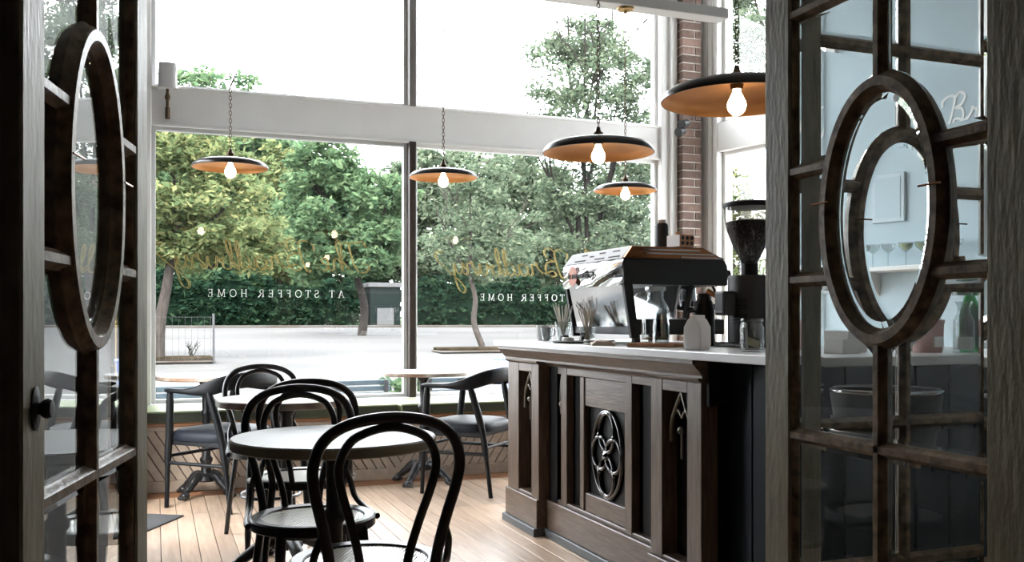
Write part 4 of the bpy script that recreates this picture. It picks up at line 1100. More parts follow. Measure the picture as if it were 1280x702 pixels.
# ================================================================== LETTERING
# slim serif capitals: strokes (points, width); cap height 1
def arc(cx_, cy_, rx, ry, a0, a1, n=14):
    return [(cx_+rx*math.cos(math.radians(a0+(a1-a0)*i/n)), cy_+ry*math.sin(math.radians(a0+(a1-a0)*i/n))) for i in range(n+1)]
TH, TN, SE = 0.14, 0.07, 0.06
def stem(x): return [([(x, 0), (x, 1)], TH), ([(x-0.15, 0.03), (x+0.15, 0.03)], SE), ([(x-0.15, 0.97), (x+0.15, 0.97)], SE)]
CAPS = {
 'A': ([([(0.08, 0), (0.42, 1)], TN), ([(0.42, 1), (0.78, 0)], TH), ([(0.2, 0.36), (0.62, 0.36)], TN), ([(-0.04, 0.03), (0.22, 0.03)], SE), ([(0.62, 0.03), (0.92, 0.03)], SE)], 0.9),
 'T': ([([(0.4, 0), (0.4, 1)], TH), ([(0.02, 0.96), (0.78, 0.96)], 0.08), ([(0.04, 1), (0.04, 0.76)], SE), ([(0.76, 1), (0.76, 0.76)], SE), ([(0.25, 0.03), (0.55, 0.03)], SE)], 0.8),
 'S': ([(arc(0.33, 0.75, 0.24, 0.22, 30, 270) + arc(0.33, 0.27, 0.26, 0.25, 90, -150), 0.11), ([(0.56, 1.0), (0.56, 0.74)], SE), ([(0.07, 0.0), (0.07, 0.26)], SE)], 0.68),
 'O': ([(arc(0.48, 0.5, 0.42, 0.47, 0, 360, 28), 0.12)], 0.98),
 'F': (stem(0.2) + [([(0.2, 0.96), (0.66, 0.96)], 0.08), ([(0.64, 1), (0.64, 0.76)], SE), ([(0.2, 0.52), (0.5, 0.52)], TN), ([(0.5, 0.64), (0.5, 0.40)], SE)], 0.74),
 'E': (stem(0.2) + [([(0.2, 0.96), (0.68, 0.96)], 0.08), ([(0.66, 1), (0.66, 0.76)], SE), ([(0.2, 0.52), (0.52, 0.52)], TN), ([(0.52, 0.64), (0.52, 0.40)], SE), ([(0.2, 0.04), (0.72, 0.04)], 0.08), ([(0.70, 0), (0.70, 0.26)], SE)], 0.8),
 'R': (stem(0.2) + [([(0.2, 0.96)] + arc(0.42, 0.73, 0.24, 0.24, 90, -90) + [(0.2, 0.49)], 0.09), ([(0.44, 0.49), (0.8, 0.02), (0.92, 0.03)], TH)], 0.88),
 'H': (stem(0.2) + stem(0.78) + [([(0.2, 0.5), (0.78, 0.5)], TN)], 1.0),
 'M': ([([(0.16, 0), (0.2, 1)], TN), ([(0.2, 1), (0.56, 0.06)], TH), ([(0.56, 0.06), (0.92, 1)], TN), ([(0.94, 1), (0.98, 0)], TH), ([(0.02, 0.03), (0.3, 0.03)], SE), ([(0.82, 0.03), (1.12, 0.03)], SE), ([(0.06, 0.97), (0.22, 0.97)], SE), ([(0.92, 0.97), (1.10, 0.97)], SE)], 1.16),
}
def caps(text, gap=0.52, space=1.0):
    out = []; x = 0
    for ch in text:
        if ch == ' ':
            x += space; continue
        st_, adv = CAPS[ch]
        for pts, w in st_:
            out.append(([(p+x, q) for p, q in pts], w))
        x += adv+gap
    return out, x-gap
# joined script, x-height 1
SCR = {
 'T': ([[(0.1, 1.9), (0.3, 2.35), (0.9, 2.25), (1.5, 2.2), (2.1, 2.5)], [(1.25, 2.25), (1.1, 1.4), (0.85, 0.5), (0.45, -0.1), (0.0, 0.0), (-0.1, 0.45), (0.3, 0.6)]], 1.5),
 'h': ([[(-0.3, 0.2), (0.2, 0.9), (0.55, 1.9), (0.5, 2.35), (0.3, 2.1), (0.18, 1.0), (0.12, 0.0), (0.25, 0.6), (0.5, 0.98), (0.7, 0.75), (0.68, 0.2), (0.85, 0.0), (1.1, 0.3)]], 1.0),
 'e': ([[(-0.05, 0.3), (0.35, 0.5), (0.5, 0.82), (0.3, 1.0), (0.08, 0.7), (0.12, 0.2), (0.4, 0.0), (0.8, 0.35)]], 0.8),
 'B': ([[(-0.5, 1.5), (-0.45, 2.0), (0.1, 2.3), (0.5, 2.1), (0.35, 1.2), (0.1, 0.3), (-0.15, -0.15), (-0.35, 0.05)], [(0.45, 2.0), (0.9, 2.45), (1.3, 2.1), (1.0, 1.5), (0.5, 1.3), (1.05, 1.15), (1.15, 0.5), (0.75, 0.0), (0.35, 0.1), (0.6, 0.45), (1.2, 0.25), (1.5, 0.4)]], 1.6),
 'r': ([[(-0.2, 0.2), (0.2, 0.75), (0.28, 1.15), (0.4, 0.95), (0.62, 0.9), (0.55, 0.3), (0.7, 0.0), (0.95, 0.3)]], 0.85),
 'a': ([[(0.75, 0.85), (0.45, 1.0), (0.1, 0.7), (0.1, 0.2), (0.4, 0.0), (0.68, 0.5), (0.78, 0.95), (0.72, 0.2), (0.85, 0.0), (1.1, 0.3)]], 1.02),
 'd': ([[(0.72, 0.85), (0.42, 1.0), (0.1, 0.7), (0.1, 0.2), (0.4, 0.0), (0.7, 0.6), (0.95, 1.8), (0.85, 2.2), (0.72, 1.5), (0.72, 0.2), (0.85, 0.0), (1.1, 0.3)]], 1.02),
 'b': ([[(-0.2, 0.2), (0.25, 0.9), (0.5, 1.9), (0.4, 2.25), (0.22, 1.6), (0.15, 0.5), (0.25, 0.02), (0.6, 0.1), (0.7, 0.6), (0.6, 0.85), (0.85, 0.75), (1.05, 0.85)]], 0.95),
 'u': ([[(-0.1, 0.5), (0.12, 0.98), (0.12, 0.25), (0.3, 0.0), (0.55, 0.3), (0.68, 0.98), (0.68, 0.2), (0.82, 0.0), (1.05, 0.3)]], 0.98),
 'n': ([[(-0.15, 0.3), (0.1, 0.95), (0.12, 0.0), (0.2, 0.6), (0.5, 1.0), (0.66, 0.75), (0.66, 0.15), (0.82, 0.0), (1.05, 0.3)]], 0.98),
 'c': ([[(0.6, 0.8), (0.4, 1.0), (0.1, 0.7), (0.12, 0.15), (0.4, 0.0), (0.8, 0.35)]], 0.78),
 'y': ([[(-0.1, 0.5), (0.12, 0.98), (0.12, 0.3), (0.3, 0.05), (0.55, 0.35), (0.72, 0.98), (0.62, -0.2), (0.35, -1.2), (0.0, -1.5), (-0.1, -1.1), (0.4, -0.4), (1.1, 0.3), (1.9, 1.2), (2.0, 1.8), (1.5, 1.9)]], 1.1),
 '&': ([[(1.2, 0.1), (0.9, 0.0), (0.35, 0.9), (0.3, 1.5), (0.6, 1.75), (0.8, 1.4), (0.2, 0.75), (0.0, 0.3), (0.3, 0.0), (0.75, 0.3), (1.1, 1.0)]], 1.5),
}
def script(text, space=0.7):
    out = []; x = 0
    for ch in text:
        if ch == ' ':
            x += space; continue
        st_, adv = SCR[ch]
        for pts in st_:
            out.append([(v.x, v.y) for v in catmull([(p+x, q, 0) for p, q in pts], 5)])
        x += adv
    return out, x
def window_sign(xs, n):
    par = (win1, win2)[n]
    ox, oy, oz = par.location
    st_, W_ = caps('AT STOFFER HOME')
    sx = 0.98/W_; m = MB()
    zb = 1.284 if n == 0 else 1.272
    sy = 0.056
    for pts, w in st_:
        # glyph space is stretched a little sideways, drawn mirrored because it is read from the street
        m.ribbon([(p*sx, q*sy) for p, q in pts], w*0.046, lambda p, q, t: (xs-p-ox, t-oy, zb+q-oz), 7.0945, 7.0965)
    m.build('serif_lettering', M['whitevinyl'], par)
    m = MB()
    st_, W_ = script('The Bradbury')
    k = 0.118
    for pts in st_:
        for off in (0.0, 0.010):
            m.ribbon([(p*k*0.97, q*k*0.80) for p, q in pts], 0.0056, lambda p, q, t: (xs+0.18-p-off-ox, t-oy, zb+0.20+q-oz+off*0.5), 7.0945, 7.0965)
    m.build('script_lettering', M['gold'], par)
window_sign(1.325, 0)
window_sign(3.385, 1)
# white script on the blue wall
st_, W_ = script('& Brunch')
m = MB(); k = 0.088
for pts in st_:
    m.ribbon([(p*k, q*k*0.95) for p, q in pts], 0.016, lambda p, q, t: (p, t, q), -0.004, -0.0005)
ws = m.build('wall_lettering', M['whitevinyl'])
ws.location = sidepos(1.99, 0, 2.40); ws.rotation_euler.z = SANG
tag(ws, 'white painted script lettering on the pale blue wall', 'lettering')

# ================================================================== OUTSIDE
def gz(y):
    return -0.10 if y < 10 else (-0.10 + (y-10)*1.0/28 if y < 38 else 0.90 + (y-38)*0.01)
def PX(px, Y):
    r = (px-640)/1180.0
    return Y*(0.3528+0.9357*r)/(0.9357-0.3528*r)
def strip(name, y0, y1, m, label, dz=0.0, x0=-25, x1=60):
    ys = [y0] + [y for y in (10, 38) if y0 < y < y1] + [y1]
    k = MB()
    for a, c in zip(ys[:-1], ys[1:]):
        k.add([(x0, a, gz(a)+dz), (x1, a, gz(a)+dz), (x1, c, gz(c)+dz), (x0, c, gz(c)+dz), (x0, a, gz(a)-0.3), (x1, a, gz(a)-0.3), (x1, c, gz(c)-0.3), (x0, c, gz(c)-0.3)],
              [(0, 1, 2, 3), (4, 7, 6, 5), (0, 4, 5, 1), (2, 6, 7, 3), (1, 5, 6, 2), (0, 3, 7, 4)])
    return struct(k.build(name, m), label, 'ground')
M['concrete'] = mat('pale_concrete', (0.085, 0.081, 0.075), 0.9, spec=0.0, col2=(0.115, 0.11, 0.103), scale=0.6, detail=8)
M['asphalt'] = mat('sunbleached_asphalt', (0.068, 0.067, 0.066), 0.9, spec=0.0, col2=(0.092, 0.091, 0.090), scale=0.25, stretch=(0.3, 1.5, 1), detail=8)
M['kerb'] = mat('kerb_concrete', (0.075, 0.07, 0.064), 0.9, spec=0.0, col2=(0.045, 0.035, 0.028), scale=0.7, detail=6, thresh=(0.45, 0.7))
M['mulch'] = mat('dark_mulch', (0.014, 0.010, 0.007), 0.95, spec=0.0, col2=(0.034, 0.027, 0.018), scale=3)
M['grass'] = mat('far_grass', (0.05, 0.08, 0.03), 0.9, col2=(0.08, 0.11, 0.04), scale=1.5)
M['bark'] = mat('grey_bark', (0.026, 0.022, 0.019), 0.9, spec=0.1, col2=(0.050, 0.042, 0.037), scale=5, stretch=(6, 6, 1), bump=0.6, bscale=9)
M['bark_dark'] = mat('dark_bark', (0.012, 0.010, 0.009), 0.9, spec=0.1, col2=(0.024, 0.021, 0.018), scale=5, stretch=(6, 6, 1))
M['outblue'] = mat('blue_grey_slat', (0.06, 0.09, 0.11), 0.5)
M['whitewall'] = mat('pale_shed_wall', (0.060, 0.060, 0.063), 0.8)
M['shedgrey'] = mat('grey_shed_board', (0.007, 0.011, 0.010), 0.9, spec=0.1)
M['bluebin'] = mat('pale_blue_bin', (0.20, 0.26, 0.46), 0.5)
strip('sidewalk', 7.22, 13.0, M['concrete'], 'pale concrete pavement outside the windows')
struct(MB().box((-25, -6, -0.4), (-0.36, 7.2, -0.10)).build('side_pavement', M['concrete']), 'concrete pavement outside the added side entrance', 'ground')
strip('parking_lot', 13.0, 37.0, M['asphalt'], 'sunbleached asphalt parking lot across the street', -0.02)
strip('far_kerb', 37.0, 37.5, M['kerb'], 'stained concrete kerb in front of the hedge', 0.06)
strip('far_ground', 37.5, 90.0, M['grass'], 'grassy ground beneath the far trees', 0.02, -60, 110)

nr = np.random.default_rng(5)
def foliage(name, blobs, n, size, m, parent, sub=14, seed=0, flat=0.55):
    """leaf blades gathered in clumps that sit over ellipsoid blobs"""
    g = np.random.default_rng(seed+11)
    wts = np.array([b_[6] if len(b_) > 6 else b_[3]*b_[5] for b_ in blobs], float); wts /= wts.sum()
    V = []; cnt = 0
    for b_, w_ in zip(blobs, wts):
        k = max(4, int(n*w_))
        c = np.array(b_[:3]); r = np.array(b_[3:6])
        d = g.normal(size=(sub*3, 3)); d /= np.linalg.norm(d, axis=1)[:, None]
        cl = c + d*r*(g.uniform(0.35, 1.0, (sub*3, 1))**0.6)
        ci = g.integers(0, sub*3, k)
        e = g.normal(size=(k, 3)); e /= np.maximum(1e-6, np.linalg.norm(e, axis=1))[:, None]
        P = cl[ci] + e*(g.uniform(0, 1, (k, 1))**0.5)*r*np.array([0.30, 0.30, 0.20])
        a = g.normal(size=(k, 3)); a[:, 2] *= flat; a /= np.linalg.norm(a, axis=1)[:, None]
        t = g.normal(size=(k, 3)); t[:, 2] *= flat
        bb = t - (t*a).sum(1)[:, None]*a; bb /= np.linalg.norm(bb, axis=1)[:, None]
        s = size*g.uniform(0.6, 1.35, (k, 1))
        q = np.stack([P-a*s, P+bb*s*0.42, P+a*s, P-bb*s*0.42], 1)
        V.append(q.reshape(-1, 3)); cnt += k
    V = np.concatenate(V).astype(np.float32)
    me = bpy.data.meshes.new(name)
    me.vertices.add(len(V)); me.vertices.foreach_set('co', V.ravel())
    me.loops.add(cnt*4); me.loops.foreach_set('vertex_index', np.arange(cnt*4, dtype=np.int32))
    me.polygons.add(cnt); me.polygons.foreach_set('loop_start', np.arange(0, cnt*4, 4, dtype=np.int32))
    try: me.polygons.foreach_set('loop_total', np.full(cnt, 4, dtype=np.int32))
    except Exception: pass
    me.update(calc_edges=True); me.validate()
    me.materials.append(m)
    o = link(name, me, parent)
    o['kind'] = 'stuff'
    return o
def limb(m, p0, p1, r0, r1, sd_, kids=2, depth=2, wob=0.12):
    g = random.Random(sd_)
    p0, p1 = Vector(p0), Vector(p1); L = (p1-p0).length
    mid = [p0.lerp(p1, t)+Vector((g.uniform(-1, 1), g.uniform(-1, 1), g.uniform(-0.4, 0.4)))*L*wob*0.5 for t in (0.33, 0.66)]
    pts = catmull([p0]+mid+[p1], 4)
    m.tube(pts, [r0, r1], 7)
    if depth > 0:
        for k in range(kids):
            t = g.uniform(0.45, 0.95); s = pts[int(t*(len(pts)-1))]
            d = (p1-p0).normalized()+Vector((g.uniform(-1, 1), g.uniform(-0.8, 0.8), g.uniform(0.0, 0.7)))*0.9
            limb(m, s, s+d.normalized()*L*g.uniform(0.45, 0.75), r1*1.05+(r0-r1)*(1-t), r1*0.45, sd_*7+k+1, kids, depth-1, wob)
LM = {
 'yellow': leaf_mat('leaf_yellow_green', (0.0646, 0.0959, 0.0451), (0.1198, 0.1510, 0.0689), (0.2111, 0.2111, 0.0940)),
 'mid': leaf_mat('leaf_mid_green', (0.0457, 0.0856, 0.0477), (0.0842, 0.1367, 0.0701), (0.1368, 0.1893, 0.0989)),
 'dark': leaf_mat('leaf_dark_green', (0.0252, 0.0499, 0.0311), (0.0427, 0.0770, 0.0447), (0.0713, 0.1094, 0.0618)),
 'grey': leaf_mat('leaf_grey_green', (0.0512, 0.0761, 0.0494), (0.0883, 0.1170, 0.0761), (0.1467, 0.1707, 0.1134)),
 'hedge': leaf_mat('leaf_hedge', (0.008, 0.022, 0.014), (0.016, 0.036, 0.022), (0.034, 0.060, 0.032)),
}
def tree(label, base, crown, n, size, leafkey, trunk, seed, bark='bark', kids=2, depth=2, name='tree', sub=14):
    """base: (x, y); crown: blobs (absolute x,y,z,...); trunk: list of limbs (p0,p1,r0,r1) absolute"""
    x, y = base; z0 = gz(y)
    t = thing(name, label, 'tree', (x, y, z0), 0, 'trees across the street')
    m = MB()
    for i, (p0, p1, r0, r1, dp) in enumerate(trunk):
        limb(m, (p0[0]-x, p0[1]-y, p0[2]-z0), (p1[0]-x, p1[1]-y, p1[2]-z0), r0, r1, seed*13+i, kids, dp, 0.10)
    m.build('trunk', M[bark], t, smooth=60, fix=False)
    foliage('crown', [(b_[0]-x, b_[1]-y, b_[2]-z0)+tuple(b_[3:]) for b_ in crown], n, size, LM[leafkey], t, sub, seed)
    return t
# street tree by the left window edge
bx_ = PX(198, 20.5)
tree('yellowing street tree with grey trunk by the wire fence', (bx_, 20.5),
     [(0.2, 20.5, 3.9, 1.5, 1.4, 1.2), (1.2, 20.2, 3.3, 1.2, 1.2, 0.9), (1.6, 20.4, 2.6, 0.9, 0.9, 0.55), (-0.9, 20.6, 3.3, 1.2, 1.3, 1.2), (0.6, 20.3, 4.8, 1.2, 1.1, 0.7), (2.2, 20.6, 2.75, 0.55, 0.6, 0.45), (0.5, 20.4, 2.6, 0.7, 0.7, 0.5)],
     26000, 0.078, 'yellow', [((bx_, 20.5, gz(20.5)+0.112), (bx_+0.25, 20.5, 2.4), 0.13, 0.09, 0), ((bx_+0.22, 20.5, 2.2), (1.5, 20.3, 3.6), 0.07, 0.02, 2), ((bx_+0.24, 20.5, 2.3), (-0.4, 20.6, 4.2), 0.07, 0.02, 2), ((bx_+0.24, 20.5, 2.3), (0.5, 20.4, 4.9), 0.06, 0.02, 2)], 3)
bx_ = PX(452, 31)
tree('leafy mid green tree beside the pale shed', (bx_, 31),
     [(PX(420, 31), 31, 4.9, 2.0, 1.6, 1.7), (PX(385, 31), 31, 3.6, 1.3, 1.3, 1.3), (PX(460, 31), 31, 3.8, 1.6, 1.4, 1.2), (PX(400, 31), 30.6, 6.3, 1.1, 1.0, 0.8), (PX(480, 31), 31, 5.0, 1.1, 1.0, 1.2), (PX(440, 31), 30.3, 3.2, 1.3, 0.9, 0.7)],
     24000, 0.125, 'mid', [((bx_, 31, gz(31)-0.1), (bx_-0.1, 31, 3.6), 0.16, 0.10, 0), ((bx_-0.1, 31, 3.2), (bx_-1.6, 31, 5.6), 0.09, 0.03, 2), ((bx_-0.1, 31, 3.2), (bx_+0.9, 31, 5.2), 0.08, 0.03, 2)], 8, 'bark_dark')
bx_ = PX(262, 43)
tree('tall broad tree rising above the transom board behind the wire fence', (bx_, 43),
     [(PX(270, 43), 43, 9.7, 2.7, 2.0, 2.3), (PX(225, 43), 43, 6.5, 2.8, 2.2, 2.6), (PX(310, 43), 43, 7.5, 2.4, 2.0, 2.4), (PX(270, 43), 42, 4.2, 3.6, 2.0, 2.2), (PX(190, 43), 43, 7.2, 2.0, 2.0, 2.6), (PX(330, 43), 43, 9.0, 1.3, 1.3, 0.9)],
     30000, 0.18, 'mid', [((bx_, 43, 0.9), (bx_+0.2, 43, 6.0), 0.25, 0.15, 0), ((bx_+0.2, 43, 5), (bx_+0.4, 43, 10), 0.14, 0.03, 2)], 21, 'bark_dark')
bx_ = PX(350, 41)
tree('bright yellow green young tree between the two broad trees', (bx_, 41),
     [(PX(350, 41), 40.5, 6.5, 1.5, 1.2, 2.0), (PX(355, 41), 40.5, 4.2, 1.5, 1.2, 1.6)],
     10000, 0.16, 'yellow', [((bx_, 41, 0.9), (bx_, 41, 6.0), 0.12, 0.04, 2)], 33, 'bark_dark')
bx_ = PX(385, 46)
tree('dark evergreen mass behind the mid green tree', (bx_, 46),
     [(PX(380, 46), 46, 7.4, 2.2, 1.6, 2.4), (PX(420, 46), 46, 5.5, 3.2, 1.6, 3.0), (PX(480, 46), 46, 4.8, 2.6, 1.6, 2.8), (PX(330, 46), 46, 5.0, 3.0, 1.6, 3.6), (PX(450, 46), 46, 7.6, 1.2, 1.2, 1.0)],
     22000, 0.2, 'dark', [((bx_, 46, 0.9), (bx_, 46, 7.0), 0.25, 0.08, 2)], 41, 'bark_dark')
bx_ = PX(603, 22.5)
tree('thin young street tree with bare forking branches', (bx_, 22.5),
     [(PX(590, 22.5), 22.5, 3.9, 1.0, 0.9, 0.9), (PX(645, 22.5), 22.5, 3.2, 0.9, 0.9, 0.9), (PX(560, 22.5), 22.5, 3.0, 0.7, 0.8, 0.8), (PX(615, 22.5), 22.4, 2.5, 0.8, 0.7, 0.45), (PX(600, 22.5), 22.5, 4.8, 0.8, 0.8, 0.7)],
     6500, 0.07, 'grey', [((bx_, 22.5, gz(22.5)+0.112), (bx_-0.35, 22.5, 2.3), 0.085, 0.055, 0), ((bx_-0.35, 22.5, 2.2), (bx_-0.3, 22.5, 4.9), 0.05, 0.014, 2), ((bx_-0.33, 22.5, 2.2), (bx_-1.2, 22.5, 3.9), 0.035, 0.010, 2), ((bx_-0.3, 22.5, 2.3), (bx_+1.0, 22.5, 3.7), 0.035, 0.010, 2)], 52, 'bark', 3)
bx_ = PX(735, 29)
tree('tall open tree with several dark stems by the brick pier window', (bx_, 29),
     [(PX(735, 29), 29, 8.9, 2.3, 1.6, 2.2), (PX(700, 29), 29, 6.4, 1.7, 1.5, 1.7), (PX(775, 29), 29, 6.2, 1.5, 1.4, 1.9), (PX(730, 29), 29, 10.6, 1.2, 1.0, 0.9), (PX(800, 29), 29, 9.8, 1.0, 1.0, 0.6), (PX(745, 29), 29, 4.2, 2.2, 1.5, 1.4), (PX(668, 29), 29, 7.3, 0.9, 0.9, 0.8), (PX(810, 29), 29, 7.6, 0.8, 0.8, 0.9)],
     30000, 0.095, 'grey', [((bx_, 29, gz(29)-0.1), (bx_+0.05, 29, 2.7), 0.24, 0.18, 0), ((bx_+0.05, 29, 2.5), (bx_-0.3, 29, 9.0), 0.12, 0.03, 2), ((bx_+0.05, 29, 2.5), (bx_+1.3, 29, 8.0), 0.11, 0.03, 2), ((bx_, 29, 2.5), (bx_-1.7, 29, 7.0), 0.09, 0.025, 2), ((bx_+0.05, 29, 2.4), (bx_+0.5, 29, 10.5), 0.09, 0.025, 2)], 63, 'bark_dark', 3)
bx_ = PX(575, 44)
tree('grey green background tree behind the thin street tree', (bx_, 44),
     [(PX(545, 44), 44, 7.6, 2.4, 1.8, 2.0), (PX(600, 44), 44, 7.4, 2.6, 1.8, 2.4), (PX(640, 44), 44, 6.8, 2.2, 1.8, 2.4), (PX(570, 44), 43, 4.6, 3.4, 1.8, 2.4), (PX(520, 44), 44, 5.4, 2.2, 1.8, 2.6), (PX(625, 44), 43.5, 8.2, 1.4, 1.2, 0.9)],
     28000, 0.18, 'grey', [((bx_, 44, 0.9), (bx_, 44, 7.0), 0.22, 0.08, 2)], 71, 'bark_dark')
bx_ = PX(690, 46)
tree('dense darker tree behind the open one', (bx_, 46),
     [(PX(690, 46), 46, 5.6, 3.4, 1.8, 3.2), (PX(760, 46), 46, 5.2, 3.4, 1.8, 3.4), (PX(640, 46), 46, 4.0, 2.6, 1.8, 2.6), (PX(810, 46), 46, 5.6, 2.6, 1.8, 3.4), (PX(670, 46), 45.5, 8.4, 1.6, 1.4, 1.0), (PX(780, 46), 46, 8.6, 1.8, 1.4, 1.4)],
     26000, 0.19, 'grey', [((bx_, 46, 0.9), (bx_, 46, 7.0), 0.24, 0.08, 2)], 82, 'bark_dark')
bx_ = PX(1000, 28)
tree('tall tree seen through the top of the side window', (bx_, 28),
     [(PX(935, 28), 28, 12.0, 2.4, 1.8, 1.9), (PX(965, 28), 28, 10.8, 1.5, 1.4, 1.0), (PX(905, 28), 28, 13.0, 1.6, 1.4, 1.2)],
     10000, 0.10, 'grey', [((bx_, 28, gz(28)-0.1), (bx_-0.1, 28, 9.0), 0.16, 0.10, 0), ((bx_-0.1, 28, 8.8), (PX(930, 28), 28, 12.6), 0.08, 0.03, 2)], 91, 'bark_dark')
bx_ = PX(922, 34)
tree('pointed yellow green shrub tree in the side window', (bx_, 34),
     [(PX(922, 34), 34, 5.6, 0.75, 0.8, 1.9), (PX(925, 34), 34, 3.2, 1.1, 1.0, 1.6), (PX(955, 34), 34, 3.8, 1.3, 1.0, 2.0), (PX(895, 34), 34, 3.6, 1.2, 1.0, 1.8)],
     6000, 0.17, 'yellow', [((bx_, 34, gz(34)-0.1), (bx_, 34, 5.0), 0.12, 0.03, 1)], 97, 'bark_dark')
for i_, (p0, p1, lab) in enumerate(((165, 300, 'dark thicket filling the gap under the tall broad tree'), (300, 470, 'dark thicket filling the gap behind the mid green tree'), (500, 650, 'dark thicket filling the gap behind the thin street tree'), (650, 850, 'dark thicket filling the gap behind the many stemmed tree'))):
    xm = PX((p0+p1)/2, 51)
    n4 = 5
    tree(lab, (xm, 51), [(PX(p0+(p1-p0)*(q+0.5)/n4, 51), 51, zz, (PX(p1, 51)-PX(p0, 51))/n4*0.75, 0.9, 1.25) for q in range(n4) for zz in (2.0, 3.7, 5.2)],
         9000, 0.24, 'dark', [((xm, 51, gz(51)), (xm, 51, 4.0), 0.15, 0.05, 1)], 400+i_, 'bark_dark', name='thicket')
for k_, (p0, p1, lab) in enumerate(((150, 445, 'dark clipped hedge behind the parking lot on the shed side of the broad tree'), (516, 930, 'dark clipped hedge behind the parking lot reaching past the brick pier'))):
    xa, xb = PX(p0, 39), PX(p1, 39)
    hd = thing('hedge', lab, 'hedge', ((xa+xb)/2, 39, 0.9), 0, 'hedges behind the parking lot')
    n_ = int((xb-xa)/0.9)
    core = MB()
    rings = []
    for i in range(n_+1):
        x_ = -(xb-xa)/2+(xb-xa)*i/n_; hh = 1.65+0.22*math.sin(i*1.7)+0.16*math.sin(i*0.63)
        rings.append([(x_, -0.35, 0), (x_, -0.45, hh*0.6), (x_, -0.2, hh), (x_, 0.5, hh), (x_, 0.7, 0)])
    core.loft(rings).build('hedge_core', mat('hedge_twigs_%d' % k_, (0.006, 0.013, 0.008), 0.95, spec=0.0), hd)
    foliage('hedge_leaves', [(-(xb-xa)/2+(xb-xa)*(i+0.5)/n_, -0.35, zz, 0.7, 0.40, 0.62+0.12*math.sin(i*2.1)) for i in range(n_) for zz in (0.45, 1.0, 1.45+0.3*math.sin(i*1.7)+0.2*math.sin(i*0.63))], 1000*n_, 0.14, LM['hedge'], hd, 8, 100+k_)

# pale shed between the hedges
s0, s1 = PX(464, 38.5), PX(502, 38.5)
shd = thing('shed', 'low pale shed with white fascia between the two hedges', 'shed', ((s0+s1)/2, 39.2, 0.9))
hw = (s1-s0)/2
MB().box((-hw, -0.5, 0), (hw, 1.5, 1.62)).build('wall', M['shedgrey'], shd)
MB().box((-hw-0.1, -0.65, 1.62), (hw+0.1, 1.6, 1.80)).build('roof_fascia', M['whitewall'], shd, bevel=0.01)
MB().box((-hw*0.55, -0.54, 0.05), (hw*0.55, -0.5, 0.75)).build('door_panel', M['whitewall'], shd)
# planting islands
for (p0, p1, y_, lab) in ((150, 268, 20.5, 'mulched planting strip around the yellowing tree'), (545, 640, 22.5, 'kerbed planting strip around the thin street tree')):
    xa, xb = PX(p0, y_), PX(p1, y_)
    isl = thing('planting_strip', lab, 'planting bed', ((xa+xb)/2, y_, gz(y_)-0.02), 0, 'planting strips in the lot')
    hw = (xb-xa)/2
    MB().box((-hw, -0.45, 0), (hw, 0.45, 0.06)).build('kerb_edge', M['kerb'], isl, bevel=0.03)
    MB().box((-hw+0.04, -0.40, 0.05), (hw-0.04, 0.40, 0.13)).build('mulch', M['mulch'], isl, bevel=0.02)
# wire fence at the strip
fx0, fx1 = PX(203, 20.3), PX(266, 20.3)
fn = thing('wire_fence', 'thin wire fence with one dark post at the planting strip', 'fence', (fx1, 20.0, gz(20.0)))
MB().cyl((0, 0, 0), (0, 0, 1.0), 0.022, seg=8).build('post', M['iron'], fn)
for i in range(9):
    x_ = -(fx1-fx0)*i/8-0.06
    MB().cyl((x_, 0, 0.05), (x_, 0, 0.95), 0.0025, seg=5).build('wire', M['iron'], fn)
for z_ in (0.08, 0.5, 0.93):
    MB().tube([(0, 0, z_), (-(fx1-fx0)-0.1, 0, z_)], 0.0025, 5).build('wire', M['iron'], fn)
sb = thing('twiggy_shrub', 'small bare twiggy shrub in the mulched strip', 'shrub', (PX(240, 20.4), 20.4, gz(20.4)+0.118))
m = MB()
for i in range(6):
    limb(m, (0, 0, 0), (rng.uniform(-0.2, 0.2), rng.uniform(-0.15, 0.15), rng.uniform(0.2, 0.36)), 0.012, 0.004, 300+i, 2, 1, 0.2)
m.build('twigs', M['bark_dark'], sb)

# parked red car at the window edge
cx0 = PX(187, 31)
car = thing('parked_car', 'red parked car at the edge of the lot beyond the yellowing tree', 'car', (cx0-2.1, 31, gz(31)-0.02))
bodyp = [(-2.1, 0.25), (-2.1, 0.62), (-1.9, 0.75), (-1.0, 0.82), (1.2, 0.82), (1.95, 0.72), (2.1, 0.55), (2.1, 0.25)]
MB().prism(bodyp, lambda a, c, t: (a, t, c), -0.85, 0.85).build('body', M['red'], car, bevel=0.06, bseg=3, smooth=50)
MB().prism([(-1.35, 0.80), (-0.75, 1.36), (0.75, 1.38), (1.45, 0.80)], lambda a, c, t: (a, t, c), -0.72, 0.72).build('cabin', M['red'], car, bevel=0.06, bseg=3, smooth=50)
for (a, c) in ((-0.95, -0.06), (0.02, 0.95)):
    MB().prism([(a, 0.86), (a+0.25 if a < -0.5 else a, 1.28), (c if c < 0.5 else c-0.22, 1.28), (c, 0.86)], lambda p, q, t: (p, t, q), -0.735, -0.715).build('side_window', M['black'], car)
for x_ in (-1.3, 1.3):
    for y_ in (-0.80, 0.80):
        w_ = MB().cyl((x_, y_-0.1, 0.32), (x_, y_+0.1, 0.32), 0.32, seg=24).build('wheel', M['rubber'], car, smooth=40)
        MB().cyl((x_, y_-0.105, 0.32), (x_, y_+0.105, 0.32), 0.18, seg=16).build('hubcap', M['steel'], w_, smooth=40)

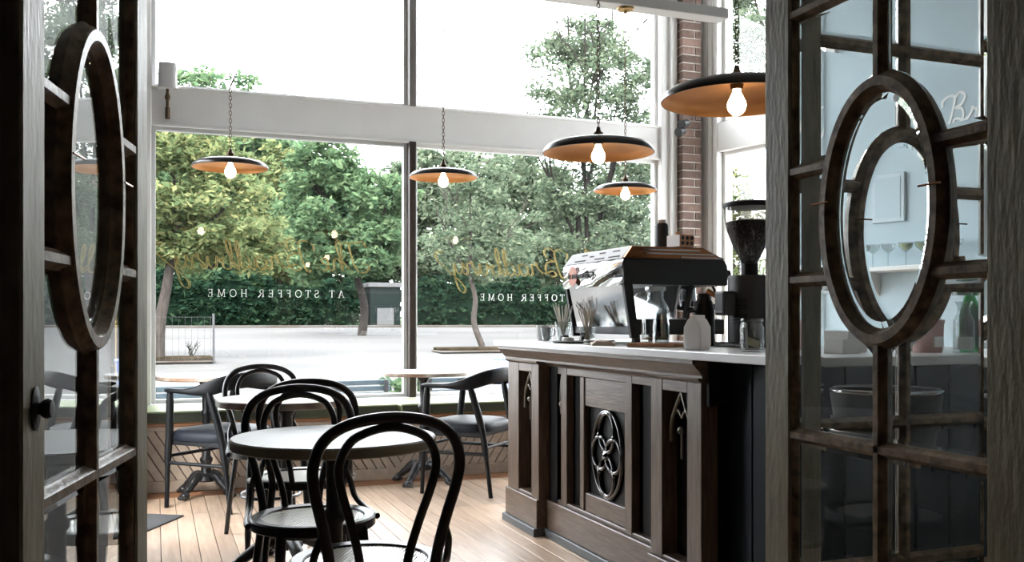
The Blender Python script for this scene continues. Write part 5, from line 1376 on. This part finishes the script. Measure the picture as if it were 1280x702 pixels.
# benches, planter, bin and hoop on the pavement just outside
for i, (px, Yb, L_, lab) in enumerate(((222, 7.75, 0.52, 'slatted blue grey bench outside the window by the dark side wall'), (455, 8.0, 0.56, 'slatted blue grey bench outside beside the planter'), (562, 8.1, 0.42, 'slatted blue grey bench outside near the bar end'))):
    t = thing('outdoor_bench', lab, 'bench', (PX(px, Yb), Yb, -0.10), 0.12 if i == 1 else 0.0, 'benches on the pavement')
    for k in range(3):
        MB().box((-L_/2, 0.10+0.012*k, 0.55+0.052*k), (L_/2, 0.125+0.012*k, 0.592+0.052*k)).build('back_slat', M['outblue'], t, bevel=0.004)
    for k in range(4):
        MB().box((-L_/2, -0.30+0.09*k, 0.36), (L_/2, -0.225+0.09*k, 0.385)).build('seat_slat', M['outblue'], t, bevel=0.004)
    for s in (-1, 1):
        x_ = s*(L_/2-0.05)
        MB().box((x_-0.018, -0.29, 0.0), (x_+0.018, -0.25, 0.36)).box((x_-0.018, -0.29, 0.33), (x_+0.018, 0.10, 0.36)).box((x_-0.018, 0.07, 0.0), (x_+0.018, 0.10, 0.70)).build('leg', M['iron'], t, bevel=0.003)
pt = thing('planter', 'leafy plant in a dark planter on the pavement', 'planter', (PX(500, 8.6), 8.6, -0.10))
MB().lathe([(0.0001, 0), (0.13, 0), (0.18, 0.36), (0.165, 0.36), (0.155, 0.32), (0.0001, 0.32)], 24).build('pot', M['iron'], pt, smooth=40)
foliage('leaves', [(0, 0, 0.50, 0.24, 0.2, 0.2), (0.1, 0, 0.60, 0.14, 0.14, 0.12)], 420, 0.045, LM['mid'], pt, 10, 201)
bn = thing('wheelie_bin', 'pale blue bin on the pavement beyond the bar end', 'bin', (PX(636, 12), 12.0, gz(12)))
MB().loft([[(-0.12, -0.14, 0.05), (0.12, -0.14, 0.05), (0.12, 0.14, 0.05), (-0.12, 0.14, 0.05)], [(-0.16, -0.18, 0.62), (0.16, -0.18, 0.62), (0.16, 0.18, 0.62), (-0.16, 0.18, 0.62)]]).build('tub', M['bluebin'], bn, bevel=0.01)
MB().box((-0.17, -0.19, 0.62), (0.17, 0.20, 0.66)).build('lid', M['bluebin'], bn, bevel=0.01)
MB().cyl((-0.14, 0.12, 0.06), (0.14, 0.12, 0.06), 0.06, seg=14).build('wheels', M['rubber'], bn)
hp_ = MB().tube(catmull([(0.0, 0, 0), (0.0, 0, 0.55), (0.06, 0, 0.66), (0.12, 0, 0.55), (0.12, 0, 0)], 6), 0.012, 8).build('bike_hoop', M['steel'], smooth=60)
hp_.location = (PX(184, 8.6)-0.06, 8.6, -0.10)
tag(hp_, 'slim steel bike hoop on the pavement outside the window corner', 'bike rack')
